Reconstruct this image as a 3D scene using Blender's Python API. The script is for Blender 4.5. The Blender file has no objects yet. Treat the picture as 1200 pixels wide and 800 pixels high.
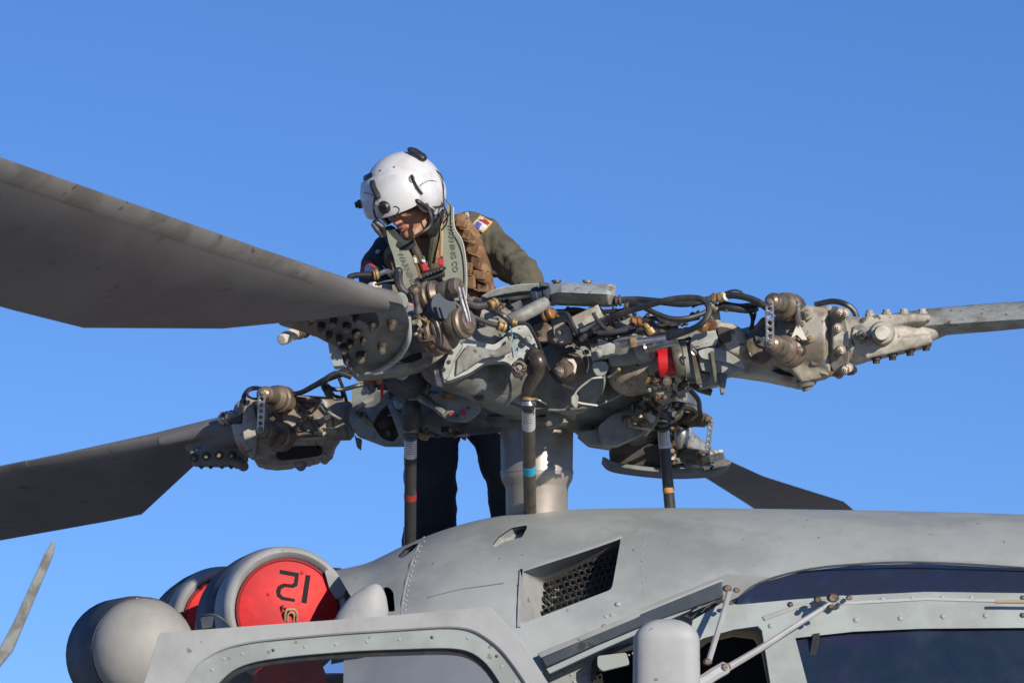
import bpy, bmesh, math, random
from mathutils import Vector, Matrix
from mathutils.geometry import delaunay_2d_cdt
random.seed(7)
PI = math.pi
C = bpy.context.scene.collection
scene = bpy.context.scene

# ------------------------------------------------------------------ camera
FPX = 4760.0                      # focal length in photo pixels (1200 wide)
PITCH = math.radians(8.0)
CAM = Vector((0, 0, 1.7))
FW = Vector((0, math.cos(PITCH), math.sin(PITCH)))
UP = Vector((0, -math.sin(PITCH), math.cos(PITCH)))
RT = Vector((1, 0, 0))
cam_data = bpy.data.cameras.new('camera')
cam = bpy.data.objects.new('camera', cam_data); C.objects.link(cam)
cam.location = CAM; cam.rotation_euler = (math.radians(90) + PITCH, 0, 0)
cam_data.sensor_width = 36; cam_data.lens = FPX * 36 / 1200
cam_data.clip_start = 0.5; cam_data.clip_end = 5000
cam_data.dof.use_dof = True; cam_data.dof.focus_distance = 13.6; cam_data.dof.aperture_fstop = 8
scene.camera = cam

# ------------------------------------------------------------------ world, sun, exposure
SUN = Vector((0.55, -0.79, 0.355)).normalized()      # towards the sun
world = bpy.data.worlds.new('World'); scene.world = world; world.use_nodes = True
wn = world.node_tree; bgn = wn.nodes['Background']
sky = wn.nodes.new('ShaderNodeTexSky'); sky.sky_type = 'NISHITA'; sky.sun_disc = False
sky.sun_elevation = math.asin(SUN.z); sky.sun_rotation = math.atan2(SUN.x, SUN.y)
sky.altitude = 1200; sky.air_density = .8; sky.dust_density = 0.0; sky.ozone_density = 4.0
tcw = wn.nodes.new('ShaderNodeTexCoord'); vm = wn.nodes.new('ShaderNodeVectorMath'); vm.operation = 'MULTIPLY_ADD'
vm.inputs[1].default_value = (1, 1, .8); vm.inputs[2].default_value = (0, 0, .065)
wn.links.new(tcw.outputs['Generated'], vm.inputs[0]); wn.links.new(vm.outputs[0], sky.inputs['Vector'])
hs = wn.nodes.new('ShaderNodeHueSaturation'); hs.inputs['Saturation'].default_value = 1.12
tint = wn.nodes.new('ShaderNodeMix'); tint.data_type = 'RGBA'; tint.blend_type = 'MULTIPLY'; tint.inputs[0].default_value = 1; tint.inputs[7].default_value = (.92, .89, 1.04, 1)
wn.links.new(sky.outputs[0], hs.inputs['Color']); wn.links.new(hs.outputs[0], tint.inputs[6]); wn.links.new(tint.outputs[2], bgn.inputs[0]); bgn.inputs[1].default_value = 0.115
sd = bpy.data.lights.new('sun', 'SUN'); sd.energy = 4.9; sd.angle = math.radians(0.5); sd.color = (1, .91, .78)
so = bpy.data.objects.new('sun', sd); C.objects.link(so); so.rotation_euler = SUN.to_track_quat('Z', 'Y').to_euler()
scene.view_settings.view_transform = 'Standard'; scene.view_settings.look = 'None'
scene.view_settings.exposure = 0.12; scene.view_settings.gamma = 1; scene.view_settings.use_curve_mapping = False

# ------------------------------------------------------------------ helpers
def P(x, y, d): return CAM + d * (FW + RT * ((x - 600) / FPX) + UP * ((400 - y) / FPX))
def M_(r, d=14.0): return r * d / FPX                # pixels -> metres at depth d
def Q(p): return P(*p)
def lerp(a, b, t): return a + (b - a) * t
def interp(tab, x):
    if x <= tab[0][0]: return tab[0][1]
    for (a, b), (c, d) in zip(tab, tab[1:]):
        if x <= c: return b + (d - b) * (x - a) / (c - a)
    return tab[-1][1]
def smooth_interp(tab, x):
    # Catmull style on table values
    if x <= tab[0][0]: return tab[0][1]
    if x >= tab[-1][0]: return tab[-1][1]
    for i in range(len(tab) - 1):
        if x <= tab[i + 1][0]:
            x0, y0 = tab[i]; x1, y1 = tab[i + 1]
            xm, ym = tab[max(i - 1, 0)]; xp, yp = tab[min(i + 2, len(tab) - 1)]
            m0 = (y1 - ym) / (x1 - xm); m1 = (yp - y0) / (xp - x0)
            h = x1 - x0; t = (x - x0) / h
            return ((2*t**3-3*t*t+1)*y0 + (t**3-2*t*t+t)*h*m0 + (-2*t**3+3*t*t)*y1 + (t**3-t*t)*h*m1)
def basis(z):
    z = z.normalized(); a = Vector((0, 0, 1)) if abs(z.z) < .9 else Vector((1, 0, 0))
    x = a.cross(z).normalized(); return x, z.cross(x), z
def catmull(pts, n=6):
    out = []
    for i in range(len(pts) - 1):
        a = pts[max(i-1, 0)]; b = pts[i]; c = pts[i+1]; d = pts[min(i+2, len(pts)-1)]
        for k in range(n):
            t = k / n
            out.append(.5*((2*b) + (c-a)*t + (2*a-5*b+4*c-d)*t*t + (3*b-a-3*c+d)*t**3))
    out.append(pts[-1]); return out

class MB:
    def __init__(s): s.v = []; s.f = []
    def ring(s, c, x, y, r, n, ph=0):
        b = len(s.v)
        for i in range(n):
            a = 2*PI*i/n + ph; s.v.append(c + x*(r*math.cos(a)) + y*(r*math.sin(a)))
        return b
    def lathe(s, a, b, prof, n=20):
        """prof: (t along a->b, radius m)"""
        x, y, z = basis(b - a); L = (b - a)
        rs = [s.ring(a + L*t, x, y, max(r, 1e-5), n) for t, r in prof]
        for p, q in zip(rs, rs[1:]):
            for i in range(n):
                j = (i+1) % n; s.f.append((p+i, p+j, q+j, q+i))
        s.f.append(tuple(range(rs[0]+n-1, rs[0]-1, -1))); s.f.append(tuple(range(rs[-1], rs[-1]+n)))
        return s
    def cyl(s, a, b, r, r2=None, n=16):
        return s.lathe(a, b, [(0, r), (1, r if r2 is None else r2)], n)
    def tube(s, pts, r, n=8, sub=6):
        cp = catmull(pts, sub); m = len(cp); rr = r if isinstance(r, (list, tuple)) else None
        x, y, z = basis(cp[1] - cp[0]); rs = []
        for i, p in enumerate(cp):
            t = (cp[min(i+1, m-1)] - cp[max(i-1, 0)]).normalized()
            x = (x - t*x.dot(t)).normalized(); y = t.cross(x)
            if rr:
                u = i/(m-1)*(len(rr)-1); k = min(int(u), len(rr)-2); rad = lerp(rr[k], rr[k+1], u-k)
            else: rad = r
            rs.append(s.ring(p, x, y, rad, n))
        for p, q in zip(rs, rs[1:]):
            for i in range(n):
                j = (i+1) % n; s.f.append((p+i, p+j, q+j, q+i))
        s.f.append(tuple(range(rs[0]+n-1, rs[0]-1, -1))); s.f.append(tuple(range(rs[-1], rs[-1]+n)))
        return s
    def ell(s, c, ax, ay, az, n=16, m=10):
        b0 = len(s.v)
        for j in range(1, m):
            th = PI*j/m
            for i in range(n):
                a = 2*PI*i/n
                s.v.append(c + ax*(math.sin(th)*math.cos(a)) + ay*(math.sin(th)*math.sin(a)) + az*math.cos(th))
        t = len(s.v); s.v.append(c + az); bt = t+1; s.v.append(c - az)
        for j in range(m-2):
            for i in range(n):
                k = (i+1) % n; s.f.append((b0+j*n+i, b0+(j+1)*n+i, b0+(j+1)*n+k, b0+j*n+k))
        for i in range(n):
            k = (i+1) % n; s.f.append((t, b0+i, b0+k)); s.f.append((bt, b0+(m-2)*n+k, b0+(m-2)*n+i))
        return s
    def ball(s, c, r, n=12, m=8):
        return s.ell(c, Vector((r,0,0)), Vector((0,r,0)), Vector((0,0,r)), n, m)
    def box(s, c, x, y, z):
        b = len(s.v)
        for i in (-1, 1):
            for j in (-1, 1):
                for k in (-1, 1): s.v.append(c + x*i + y*j + z*k)
        for f in ((0,1,3,2),(4,6,7,5),(0,4,5,1),(2,3,7,6),(0,2,6,4),(1,5,7,3)): s.f.append(tuple(b+i for i in f))
        return s
    def loft(s, rings, cap=True, close=True):
        bs = []
        for r in rings:
            bs.append(len(s.v)); s.v.extend(r)
        n = len(rings[0])
        for p, q in zip(bs, bs[1:]):
            for i in range(n if close else n-1):
                j = (i+1) % n; s.f.append((p+i, p+j, q+j, q+i))
        if cap: s.f.append(tuple(range(bs[0]+n-1, bs[0]-1, -1))); s.f.append(tuple(range(bs[-1], bs[-1]+n)))
        return s

WORLD = {}
def mesh_from(mb, name):
    me = bpy.data.meshes.new(name); me.from_pydata([tuple(v) for v in mb.v], [], mb.f)
    bm = bmesh.new(); bm.from_mesh(me); bmesh.ops.recalc_face_normals(bm, faces=bm.faces); bm.to_mesh(me); bm.free()
    return me
def link(o, parent, W):
    C.objects.link(o); WORLD[o.name] = W
    if parent is not None:
        o.parent = parent; o.location = W - WORLD[parent.name]
    else: o.location = W
def obj(name, mb, mat, parent=None, bevel=0, smooth=True, ang=40, remesh=0, sm=0, label=None, sub=0):
    me = mb if isinstance(mb, bpy.types.Mesh) else mesh_from(mb, name)
    n = len(me.vertices); W = Vector()
    for v in me.vertices: W += v.co
    W /= max(n, 1)
    me.transform(Matrix.Translation(-W)); me.materials.append(mat)
    o = bpy.data.objects.new(name, me); link(o, parent, W)
    if remesh:
        m = o.modifiers.new('r', 'REMESH'); m.mode = 'VOXEL'; m.voxel_size = remesh; m.use_smooth_shade = True
        if sm: q = o.modifiers.new('s', 'SMOOTH'); q.iterations = sm; q.factor = .5
    if bevel:
        m = o.modifiers.new('b', 'BEVEL'); m.width = bevel; m.segments = 2; m.limit_method = 'ANGLE'; m.angle_limit = math.radians(38)
    if sub:
        m = o.modifiers.new('u', 'SUBSURF'); m.levels = sub; m.render_levels = sub
    if smooth:
        me.polygons.foreach_set('use_smooth', [True]*len(me.polygons))
        if not remesh and not sub: 
            try: me.set_sharp_from_angle(angle=math.radians(ang))
            except Exception: pass
    if label: o['label'] = label
    return o
def thing(name, label, cat, loc, group=None):
    o = bpy.data.objects.new(name, None); C.objects.link(o); o.location = loc; WORLD[o.name] = Vector(loc)
    o['label'] = label; o['category'] = cat; o.empty_display_size = .2
    if group: o['group'] = group
    return o
def pip(x, y, poly):
    c = False; n = len(poly)
    for i in range(n):
        x1, y1 = poly[i]; x2, y2 = poly[i-1]
        if (y1 > y) != (y2 > y) and x < (x2-x1)*(y-y1)/(y2-y1)+x1: c = not c
    return c
def densify(poly, step):
    out = []
    for i, a in enumerate(poly):
        b = poly[(i+1) % len(poly)]; L = math.hypot(b[0]-a[0], b[1]-a[1]); n = max(1, int(L/step))
        for k in range(n): out.append((lerp(a[0], b[0], k/n), lerp(a[1], b[1], k/n)))
    return out
def dens_open(pts, step):
    out = []
    for a, b in zip(pts, pts[1:]):
        L = math.hypot(b[0]-a[0], b[1]-a[1]); n = max(1, int(L/step))
        for k in range(n): out.append((lerp(a[0], b[0], k/n), lerp(a[1], b[1], k/n)))
    out.append(pts[-1]); return out
def rnd(poly, r=4, seg=3):
    """round the corners of a pixel polygon"""
    out = []; n = len(poly)
    for i in range(n):
        p = Vector(poly[i-1]); c = Vector(poly[i]); q = Vector(poly[(i+1) % n])
        a = (p-c); b = (q-c); ra = min(r, a.length*.45); rb = min(r, b.length*.45)
        A = c + a.normalized()*ra; B = c + b.normalized()*rb
        for k in range(seg+1):
            t = k/seg; v = A*(1-t)**2 + c*(2*t*(1-t)) + B*t*t; out.append((v.x, v.y))
    return out
def panel_mesh(name, outer, holes, mapf, step=0, thick=Vector((0,.02,0)), dens=0):
    if dens: outer = densify(outer, dens); holes = [densify(h, dens) for h in holes]
    pts = []; edges = []
    for lp in [outer] + holes:
        b = len(pts); pts += [Vector(p) for p in lp]; n = len(lp)
        edges += [(b+i, b+(i+1) % n) for i in range(n)]
    if step:
        x0 = min(p[0] for p in outer); x1 = max(p[0] for p in outer); y0 = min(p[1] for p in outer); y1 = max(p[1] for p in outer)
        j = 0; y = y0 + step*.5
        while y < y1:
            x = x0 + step*.5*(1 + j % 2)
            while x < x1:
                if pip(x, y, outer) and not any(pip(x, y, h) for h in holes):
                    ok = all((x-p.x)**2+(y-p.y)**2 > (step*.45)**2 for p in pts[:len(edges)])
                    if ok: pts.append(Vector((x, y)))
                x += step
            y += step; j += 1
    vs, es, fs, *_ = delaunay_2d_cdt(pts, edges, [], 0, 1e-4)
    bm = bmesh.new(); bv = [bm.verts.new(mapf(v.x, v.y)) for v in vs]
    for f in fs:
        cx = sum(vs[i].x for i in f)/len(f); cy = sum(vs[i].y for i in f)/len(f)
        if pip(cx, cy, outer) and not any(pip(cx, cy, h) for h in holes):
            try: bm.faces.new([bv[i] for i in f])
            except ValueError: pass
    bmesh.ops.delete(bm, geom=[v for v in bm.verts if not v.link_faces], context='VERTS')
    if thick is not None:
        r = bmesh.ops.extrude_face_region(bm, geom=bm.faces[:])
        bmesh.ops.translate(bm, verts=[g for g in r['geom'] if isinstance(g, bmesh.types.BMVert)], vec=thick)
    bmesh.ops.recalc_face_normals(bm, faces=bm.faces)
    me = bpy.data.meshes.new(name); bm.to_mesh(me); bm.free(); return me
def dmap(d):
    return (lambda x, y: P(x, y, d)) if not callable(d) else (lambda x, y: P(x, y, d(x, y)))
def plate(name, outer, d, thick, mat, parent=None, holes=(), bevel=.003, step=0, dens=0, r=0, **k):
    if r: outer = rnd(outer, r)
    me = panel_mesh(name, list(outer), [list(h) for h in holes], dmap(d), step, Vector((0, thick, 0)), dens)
    return obj(name, me, mat, parent, bevel=bevel, **k)
def circ(x, y, r, n=14, ry=None, rot=0):
    ry = ry or r; c, s = math.cos(rot), math.sin(rot)
    return [(x + r*math.cos(a)*c - ry*math.sin(a)*s, y + r*math.cos(a)*s + ry*math.sin(a)*c) for a in (2*PI*i/n for i in range(n))]
def cylp(name, a, b, prof, mat, parent, n=20, **k):
    """a, b: (px, py, depth); prof: (t, radius in px)"""
    d = (a[2]+b[2])/2
    return obj(name, MB().lathe(Q(a), Q(b), [(t, M_(r, d)) for t, r in prof], n), mat, parent, **k)
def hose(name, pts, r, mat, parent, n=8, sub=6, **k):
    d = sum(p[2] for p in pts)/len(pts)
    rr = [M_(q, d) for q in r] if isinstance(r, (list, tuple)) else M_(r, d)
    return obj(name, MB().tube([Q(p) for p in pts], rr, n, sub), mat, parent, **k)
# shared bolt mesh: washer, hex head, threaded stub; axis +Z, radius 1
def bolt_mesh():
    m = MB(); z = Vector((0,0,1)); o = Vector()
    m.lathe(o-z*.3, o+z*.25, [(0, 1.25), (.9, 1.25), (1, 1.15)], 14)
    m.lathe(o+z*.2, o+z*.95, [(0, 1.0), (.85, 1.0), (1, .86)], 6)
    m.lathe(o+z*.9, o+z*1.4, [(0, .5), (.9, .5), (1, .42)], 10)
    me = mesh_from(m, 'bolt'); 
    me.polygons.foreach_set('use_smooth', [False]*len(me.polygons)); return me
BOLT = {}
def bolt(p, nrm, rpx, mat, parent, name='bolt'):
    if mat.name not in BOLT:
        me = bolt_mesh(); me.materials.append(mat); BOLT[mat.name] = me
    o = bpy.data.objects.new(name, BOLT[mat.name]); W = Q(p); link(o, parent, W)
    r = M_(rpx, p[2]); o.scale = (r, r, r)
    q = Vector(nrm).normalized().to_track_quat('Z', 'Y'); o.rotation_euler = (q @ Matrix.Rotation(random.random()*3, 3, 'Z').to_quaternion()).to_euler()
    return o
def rivet_mesh():
    m = MB(); z = Vector((0,0,1)); m.lathe(Vector()-z*.3, z*.45, [(0,1),(.4,1),(.75,.8),(1,.35)], 10)
    return mesh_from(m, 'rivet')
RIV = {}
def rivet(W, nrm, r, mat, parent):
    if mat.name not in RIV:
        me = rivet_mesh(); me.materials.append(mat); RIV[mat.name] = me
        me.polygons.foreach_set('use_smooth', [True]*len(me.polygons))
    o = bpy.data.objects.new('rivet', RIV[mat.name]); link(o, parent, W); o.scale = (r, r, r)
    o.rotation_euler = Vector(nrm).normalized().to_track_quat('Z', 'Y').to_euler(); return o

# ------------------------------------------------------------------ materials
def mat(name, col, rough=.55, metal=0, col2=None, amt=.5, scale=7, bump=.15, bscale=60, speck=None, sp_scale=30, sp_th=.68, coat=0, stretch=(1,1,1), detail=8, var=.12):
    m = bpy.data.materials.new(name); m.use_nodes = True; t = m.node_tree; N = t.nodes; L = t.links
    b = N['Principled BSDF']
    tc = N.new('ShaderNodeTexCoord'); oi = N.new('ShaderNodeObjectInfo')
    mp = N.new('ShaderNodeVectorMath'); mp.operation = 'MULTIPLY_ADD'; mp.inputs[1].default_value = stretch
    cb = N.new('ShaderNodeMath'); cb.operation = 'MULTIPLY'; cb.inputs[1].default_value = 31.7
    L.new(oi.outputs['Random'], cb.inputs[0]); L.new(tc.outputs['Object'], mp.inputs[0]); L.new(cb.outputs[0], mp.inputs[2])
    def noise(sc, dt=6, rg=.6):
        n = N.new('ShaderNodeTexNoise'); n.inputs['Scale'].default_value = sc; n.inputs['Detail'].default_value = dt; n.inputs['Roughness'].default_value = rg
        L.new(mp.outputs[0], n.inputs['Vector']); return n
    def ramp(src, a, z):
        r = N.new('ShaderNodeMapRange'); r.inputs[1].default_value = a; r.inputs[2].default_value = z; r.interpolation_type = 'SMOOTHSTEP'
        L.new(src, r.inputs[0]); return r.outputs[0]
    def mix(f, a, c, mode='MIX'):
        x = N.new('ShaderNodeMix'); x.data_type = 'RGBA'; x.blend_type = mode
        for v, i in ((f, 0), (a, 6), (c, 7)):
            if isinstance(v, (int, float)): x.inputs[i].default_value = v
            elif isinstance(v, (tuple, list)): x.inputs[i].default_value = tuple(v) + (1,)
            else: L.new(v, x.inputs[i])
        return x.outputs[2]
    n1 = noise(scale, detail); n2 = noise(scale*5.3, 8, .7)
    c = tuple(col)
    if col2: c = mix(ramp(n1.outputs[0], .62-amt*.35, .78-amt*.3), c, col2)
    lo = tuple(max(0, 1-var*2.2) for _ in range(3)); hi = tuple(1+var for _ in range(3))
    v = mix(n2.outputs[0], lo, hi); c = mix(1.0, c, v, 'MULTIPLY')
    if speck:
        n3 = noise(sp_scale, 3, .5); c = mix(ramp(n3.outputs[0], sp_th, sp_th+.03), c, speck)
    L.new(c, b.inputs['Base Color'])
    r = N.new('ShaderNodeMapRange'); r.inputs[3].default_value = max(0, rough-.12); r.inputs[4].default_value = min(1, rough+.15)
    L.new(n2.outputs[0], r.inputs[0]); L.new(r.outputs[0], b.inputs['Roughness'])
    b.inputs['Metallic'].default_value = metal
    if coat: b.inputs['Coat Weight'].default_value = coat; b.inputs['Coat Roughness'].default_value = .1
    if bump:
        nb = noise(bscale, 4, .6); bp = N.new('ShaderNodeBump'); bp.inputs['Strength'].default_value = bump; bp.inputs['Distance'].default_value = .004
        L.new(nb.outputs[0], bp.inputs['Height']); L.new(bp.outputs[0], b.inputs['Normal'])
    return m
HULL = mat('hull_grey_paint', (.33,.355,.345), .56, col2=(.255,.27,.268), amt=.55, scale=1.9, bump=.10, bscale=9, speck=(.15,.135,.11), sp_scale=24, sp_th=.71, var=.10)
HULL_L = mat('hull_light_paint', (.36,.37,.37), .55, col2=(.29,.295,.29), amt=.5, scale=3.5, bump=.12, bscale=24, speck=(.2,.17,.13), sp_scale=24, sp_th=.70, var=.09)
HULL_G = mat('frame_green_grey_paint', (.31,.35,.34), .6, col2=(.25,.275,.265), amt=.5, scale=4, bump=.1, bscale=30, speck=(.22,.17,.1), sp_scale=20, sp_th=.70, var=.07)
SLATE = mat('slate_paint_and_shade', (.04,.055,.075), .65, col2=(.07,.085,.10), amt=.4, scale=5, bump=.1, speck=(.03,.03,.03), sp_scale=18, sp_th=.66)  # slate-painted parts, plus painted shade on the inlet and pod barrel sides
POD = mat('pod_grey_paint', (.29,.285,.26), .6, col2=(.22,.21,.19), amt=.4, scale=3, bump=.03, var=.05, speck=(.2,.13,.09), sp_scale=14, sp_th=.73)
BLADE = mat('blade_grey_paint', (.19,.18,.17), .55, col2=(.155,.145,.135), amt=.5, scale=1.6, bump=.08, bscale=18, stretch=(1,1,1), speck=(.12,.11,.10), sp_scale=14, sp_th=.66, var=.10)
ROTOR = mat('rotor_grey_paint', (.30,.32,.30), .55, col2=(.19,.185,.155), amt=.6, scale=11, bump=.25, bscale=45, speck=(.10,.08,.055), sp_scale=36, sp_th=.64, var=.2)
ROTOR_L = mat('rotor_light_paint', (.40,.43,.41), .48, col2=(.28,.275,.24), amt=.55, scale=12, bump=.2, speck=(.14,.11,.08), sp_scale=26, sp_th=.66, var=.10)
ROTOR_T = mat('rotor_tan_grey_paint', (.42,.40,.34), .5, col2=(.25,.21,.155), amt=.58, scale=11, bump=.25, speck=(.12,.09,.06), sp_scale=34, sp_th=.65, var=.14)
HUBM = mat('hub_dark_paint', (.215,.235,.22), .5, col2=(.12,.12,.11), amt=.55, scale=8, bump=.3, bscale=24, speck=(.17,.11,.07), sp_scale=16, sp_th=.70, var=.15)
GREASE = mat('greasy_brown_metal', (.20,.15,.11), .5, metal=.25, col2=(.09,.065,.045), amt=.6, scale=14, bump=.5, bscale=50, speck=(.36,.31,.26), sp_scale=40, sp_th=.66, var=.25)
BRONZE = mat('bronze_metal', (.25,.195,.145), .42, metal=.45, col2=(.13,.10,.07), amt=.5, scale=18, bump=.15, var=.2)
OLIVE = mat('olive_metal', (.17,.16,.115), .42, metal=.3, col2=(.10,.085,.06), amt=.5, scale=14, bump=.12, var=.15)
STEEL = mat('steel_metal', (.50,.48,.46), .3, metal=.9, col2=(.28,.25,.22), amt=.45, scale=16, bump=.05, var=.12)
MAST = mat('mast_metal', (.40,.355,.31), .46, metal=.6, col2=(.32,.28,.24), amt=.4, scale=5, bump=.04, bscale=30, var=.07)
BOLTM = mat('bolt_metal', (.42,.37,.31), .4, metal=.6, col2=(.18,.14,.10), amt=.6, scale=25, bump=.2, var=.2)
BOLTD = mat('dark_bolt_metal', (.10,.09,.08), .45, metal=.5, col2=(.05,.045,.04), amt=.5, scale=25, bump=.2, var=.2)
BRASS = mat('brass_metal', (.42,.29,.13), .5, metal=.4, col2=(.20,.13,.06), amt=.5, scale=22, bump=.2, var=.2)
RUST = mat('orange_grease', (.36,.17,.05), .5, metal=.1, col2=(.12,.06,.03), amt=.55, scale=20, bump=.4, var=.25)
RUBBER = mat('black_rubber', (.03,.031,.033), .42, col2=(.07,.065,.06), amt=.4, scale=14, bump=.12, bscale=120, var=.2)
BLACK = mat('black_plastic', (.022,.022,.024), .4, col2=(.04,.04,.04), amt=.4, scale=14, bump=.05)
BOOT = mat('dark_rod_paint', (.055,.055,.055), .36, metal=.3, col2=(.11,.09,.07), amt=.35, scale=16, bump=.1, var=.2)
RODM = mat('rod_brown_metal', (.16,.135,.11), .35, metal=.5, col2=(.09,.075,.06), amt=.5, scale=12, bump=.08, var=.15, speck=(.35,.32,.28), sp_scale=30, sp_th=.72)
LABELM = mat('silver_label', (.62,.62,.62), .4, metal=.2, bump=0, var=.08)
INK = mat('black_ink', (.012,.012,.013), .97, bump=0)
REDB = mat('red_band_paint', (.55,.015,.02), .35, col2=(.4,.01,.015), amt=.4, bump=.05)
CYAN = mat('cyan_band_tape', (.03,.42,.62), .5, bump=0)
ORANGE = mat('orange_band_tape', (.72,.33,.03), .5, bump=0, col2=(.4,.2,.05), scale=30)
DRED = mat('dark_red_band_tape', (.30,.03,.02), .5, bump=0)
COVER = mat('red_cover_vinyl', (.66,.012,.012), .62, col2=(.50,.008,.012), amt=.5, scale=9, bump=.3, bscale=26, var=.14)
REDTRIM = mat('red_seam_trim', (.26,.01,.014), .7, bump=.6, bscale=120, var=.3)
KHAKI = mat('khaki_webbing', (.38,.30,.17), .8, bump=.3)
CAPW = mat('white_plastic', (.68,.64,.54), .45, col2=(.5,.45,.35), amt=.4, scale=30, bump=.05)
HELM = mat('helmet_white_paint', (.60,.60,.595), .36, col2=(.50,.50,.49), amt=.4, scale=12, bump=.03, speck=(.34,.33,.31), sp_scale=38, sp_th=.74, var=.05, coat=.25)
SKIN = mat('skin', (.46,.23,.14), .5, col2=(.38,.17,.10), amt=.4, scale=14, bump=.1, bscale=200, var=.08)
SUIT = mat('olive_flight_suit_cloth', (.105,.095,.062), .88, col2=(.08,.072,.048), amt=.5, scale=7, bump=.8, bscale=30, var=.14)
SUITD = mat('dark_flight_suit_cloth', (.035,.04,.036), .85, col2=(.05,.055,.045), amt=.5, scale=7, bump=.4, bscale=20, var=.15)
TROUS = mat('black_trouser_cloth', (.036,.036,.038), .9, col2=(.055,.055,.057), amt=.5, scale=6, bump=.7, bscale=16, var=.2)
TAN = mat('tan_brown_webbing', (.30,.18,.09), .85, col2=(.17,.085,.04), amt=.6, scale=16, bump=.6, bscale=60, var=.3, speck=(.09,.05,.025), sp_scale=26, sp_th=.58)
COLLAR = mat('grey_green_collar_cloth', (.27,.29,.22), .8, col2=(.23,.24,.18), amt=.5, scale=9, bump=.3, bscale=40, var=.1)
PIPING = mat('pale_piping_cloth', (.55,.55,.50), .8, bump=.1)
WHITEP = mat('white_patch_cloth', (.66,.62,.62), .8, bump=.1)
YEL = mat('yellow_patch_border', (.62,.42,.08), .8, bump=.1)
REDP = mat('red_patch_cloth', (.5,.03,.04), .8, bump=.1)
BLUEP = mat('blue_patch_cloth', (.12,.14,.42), .8, bump=.1)
HAIR = mat('dark_hair', (.03,.02,.014), .7, bump=.6, bscale=200)
LIPM = mat('lip_skin', (.36,.12,.09), .5, bump=.05)
EYEW = mat('eye_white', (.6,.58,.55), .3, bump=0)
NAVY = mat('tinted_overhead_glass', (.02,.026,.05), .3, col2=(.018,.03,.07), amt=.4, scale=5, bump=.02, var=.12, coat=.15, speck=(.09,.10,.13), sp_scale=34, sp_th=.76)
WSCR = mat('tinted_windscreen_glass', (.03,.014,.07), .22, col2=(.008,.018,.034), amt=.6, scale=1.8, bump=0, var=.08, coat=.1, speck=(.2,.2,.22), sp_scale=22, sp_th=.80)
CONC = mat('concrete_apron_surface', (.31,.30,.28), .9, col2=(.27,.26,.24), amt=.5, scale=.3, bump=.2, bscale=8)
CABIN = mat('dark_lining_and_hollows', (.012,.012,.013), .9, bump=.1)  # cabin lining, also the painted shade of the cuff hollows
MESHM = mat('dark_mesh_metal', (.03,.03,.03), .5, metal=.3, col2=(.09,.08,.07), amt=.4, scale=20, bump=.2)
def glass_mat(name, tint, gl):
    m = bpy.data.materials.new(name); m.use_nodes = True; t = m.node_tree; N = t.nodes; L = t.links
    N.remove(N['Principled BSDF']); tr = N.new('ShaderNodeBsdfTransparent'); tr.inputs[0].default_value = tint + (1,)
    g = N.new('ShaderNodeBsdfGlossy'); g.inputs['Roughness'].default_value = .04
    fr = N.new('ShaderNodeFresnel'); fr.inputs[0].default_value = 1.5
    mx = N.new('ShaderNodeMixShader'); L.new(fr.outputs[0], mx.inputs[0]); L.new(tr.outputs[0], mx.inputs[1]); L.new(g.outputs[0], mx.inputs[2])
    L.new(mx.outputs[0], N['Material Output'].inputs[0]); return m
PANE = glass_mat('door_pane_glass', (.72,.73,.80), .1)

# ------------------------------------------------------------------ ground
g = MB(); s_ = 3000
g.v = [Vector((-s_,-s_,0)), Vector((s_,-s_,0)), Vector((s_,s_,0)), Vector((-s_,s_,0))]; g.f = [(0,1,2,3)]
ground = obj('ground', g, CONC); ground['kind'] = 'structure'; ground['label'] = 'pale concrete apron under the helicopter'

# ------------------------------------------------------------------ the helicopter
HELI = thing('helicopter', 'grey military helicopter with four-blade rotor head, red inlet covers and open cockpit door', 'helicopter', P(640, 430, 14) * 1 - Vector((0, 0, P(640, 430, 14).z)))
H = HELI

# ---- cowling surface
YT = [(250,706),(300,690),(350,676),(385,669),(405,665),(430,659),(450,650),(470,640),(500,627.5),(530,617),(560,609),(600,601.5),(650,597.5),(700,595.5),(800,594.5),(1000,597),(1100,599),(1200,602),(1320,606),(1500,620)]
KD = 100.0
def cow_yb(x): return smooth_interp(YT, x) + 250
def cow(x, s):
    yt = smooth_interp(YT, x); yb = yt + 250; ph = s/KD*PI/2
    dd = 13.95 - .95*math.sin(ph)
    if s > KD: return P(x, yb + (s-KD)*2.6, 13.0)
    y = yb - (yb-yt)*math.cos(ph)
    return P(x, y, dd)
def inv(x, y):
    yt = smooth_interp(YT, x); yb = yt+250
    if y >= yb: return KD + (y-yb)/2.6
    return math.acos(min(1, max(-1, (yb-y)/(yb-yt))))/(PI/2)*KD
def invp(poly, dens=8): return [(x, inv(x, y)) for x, y in densify(poly, dens)]
def cowP(x, y, lift=0):
    s = inv(x, y); p = cow(x, s); e = 1.0
    n = (cow(x+2, s)-p).cross(cow(x, s-e)-p).normalized()
    if n.dot(CAM-p) < 0: n = -n
    return p + n*lift, n
grille_hole = rnd([(611,668),(728,629),(717,690),(610,731)], 5)
slot1 = rnd([(577,638),(585,628),(600,618),(617,615),(618,617),(612,629),(592,634),(580,641)], 2)
slot2 = rnd([(466,652),(474,643),(486,637),(491,636),(484,644),(471,654)], 2)
slot3 = rnd([(449,688),(455,687),(461,693),(463,716),(450,716)], 3)
low = [(1420,690),(1320,676),(1200,665),(1080,658.5),(1000,661),(940,668),(890,682),(866,697),(852,688),(842,685),(636,770),(636,900),(400,900),(404,730),(412,700),(398,676),(388,668.5)]
outer = [(x, -62) for x in range(388, 1421, 12)][::1] + [(1420, -62)]
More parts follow.
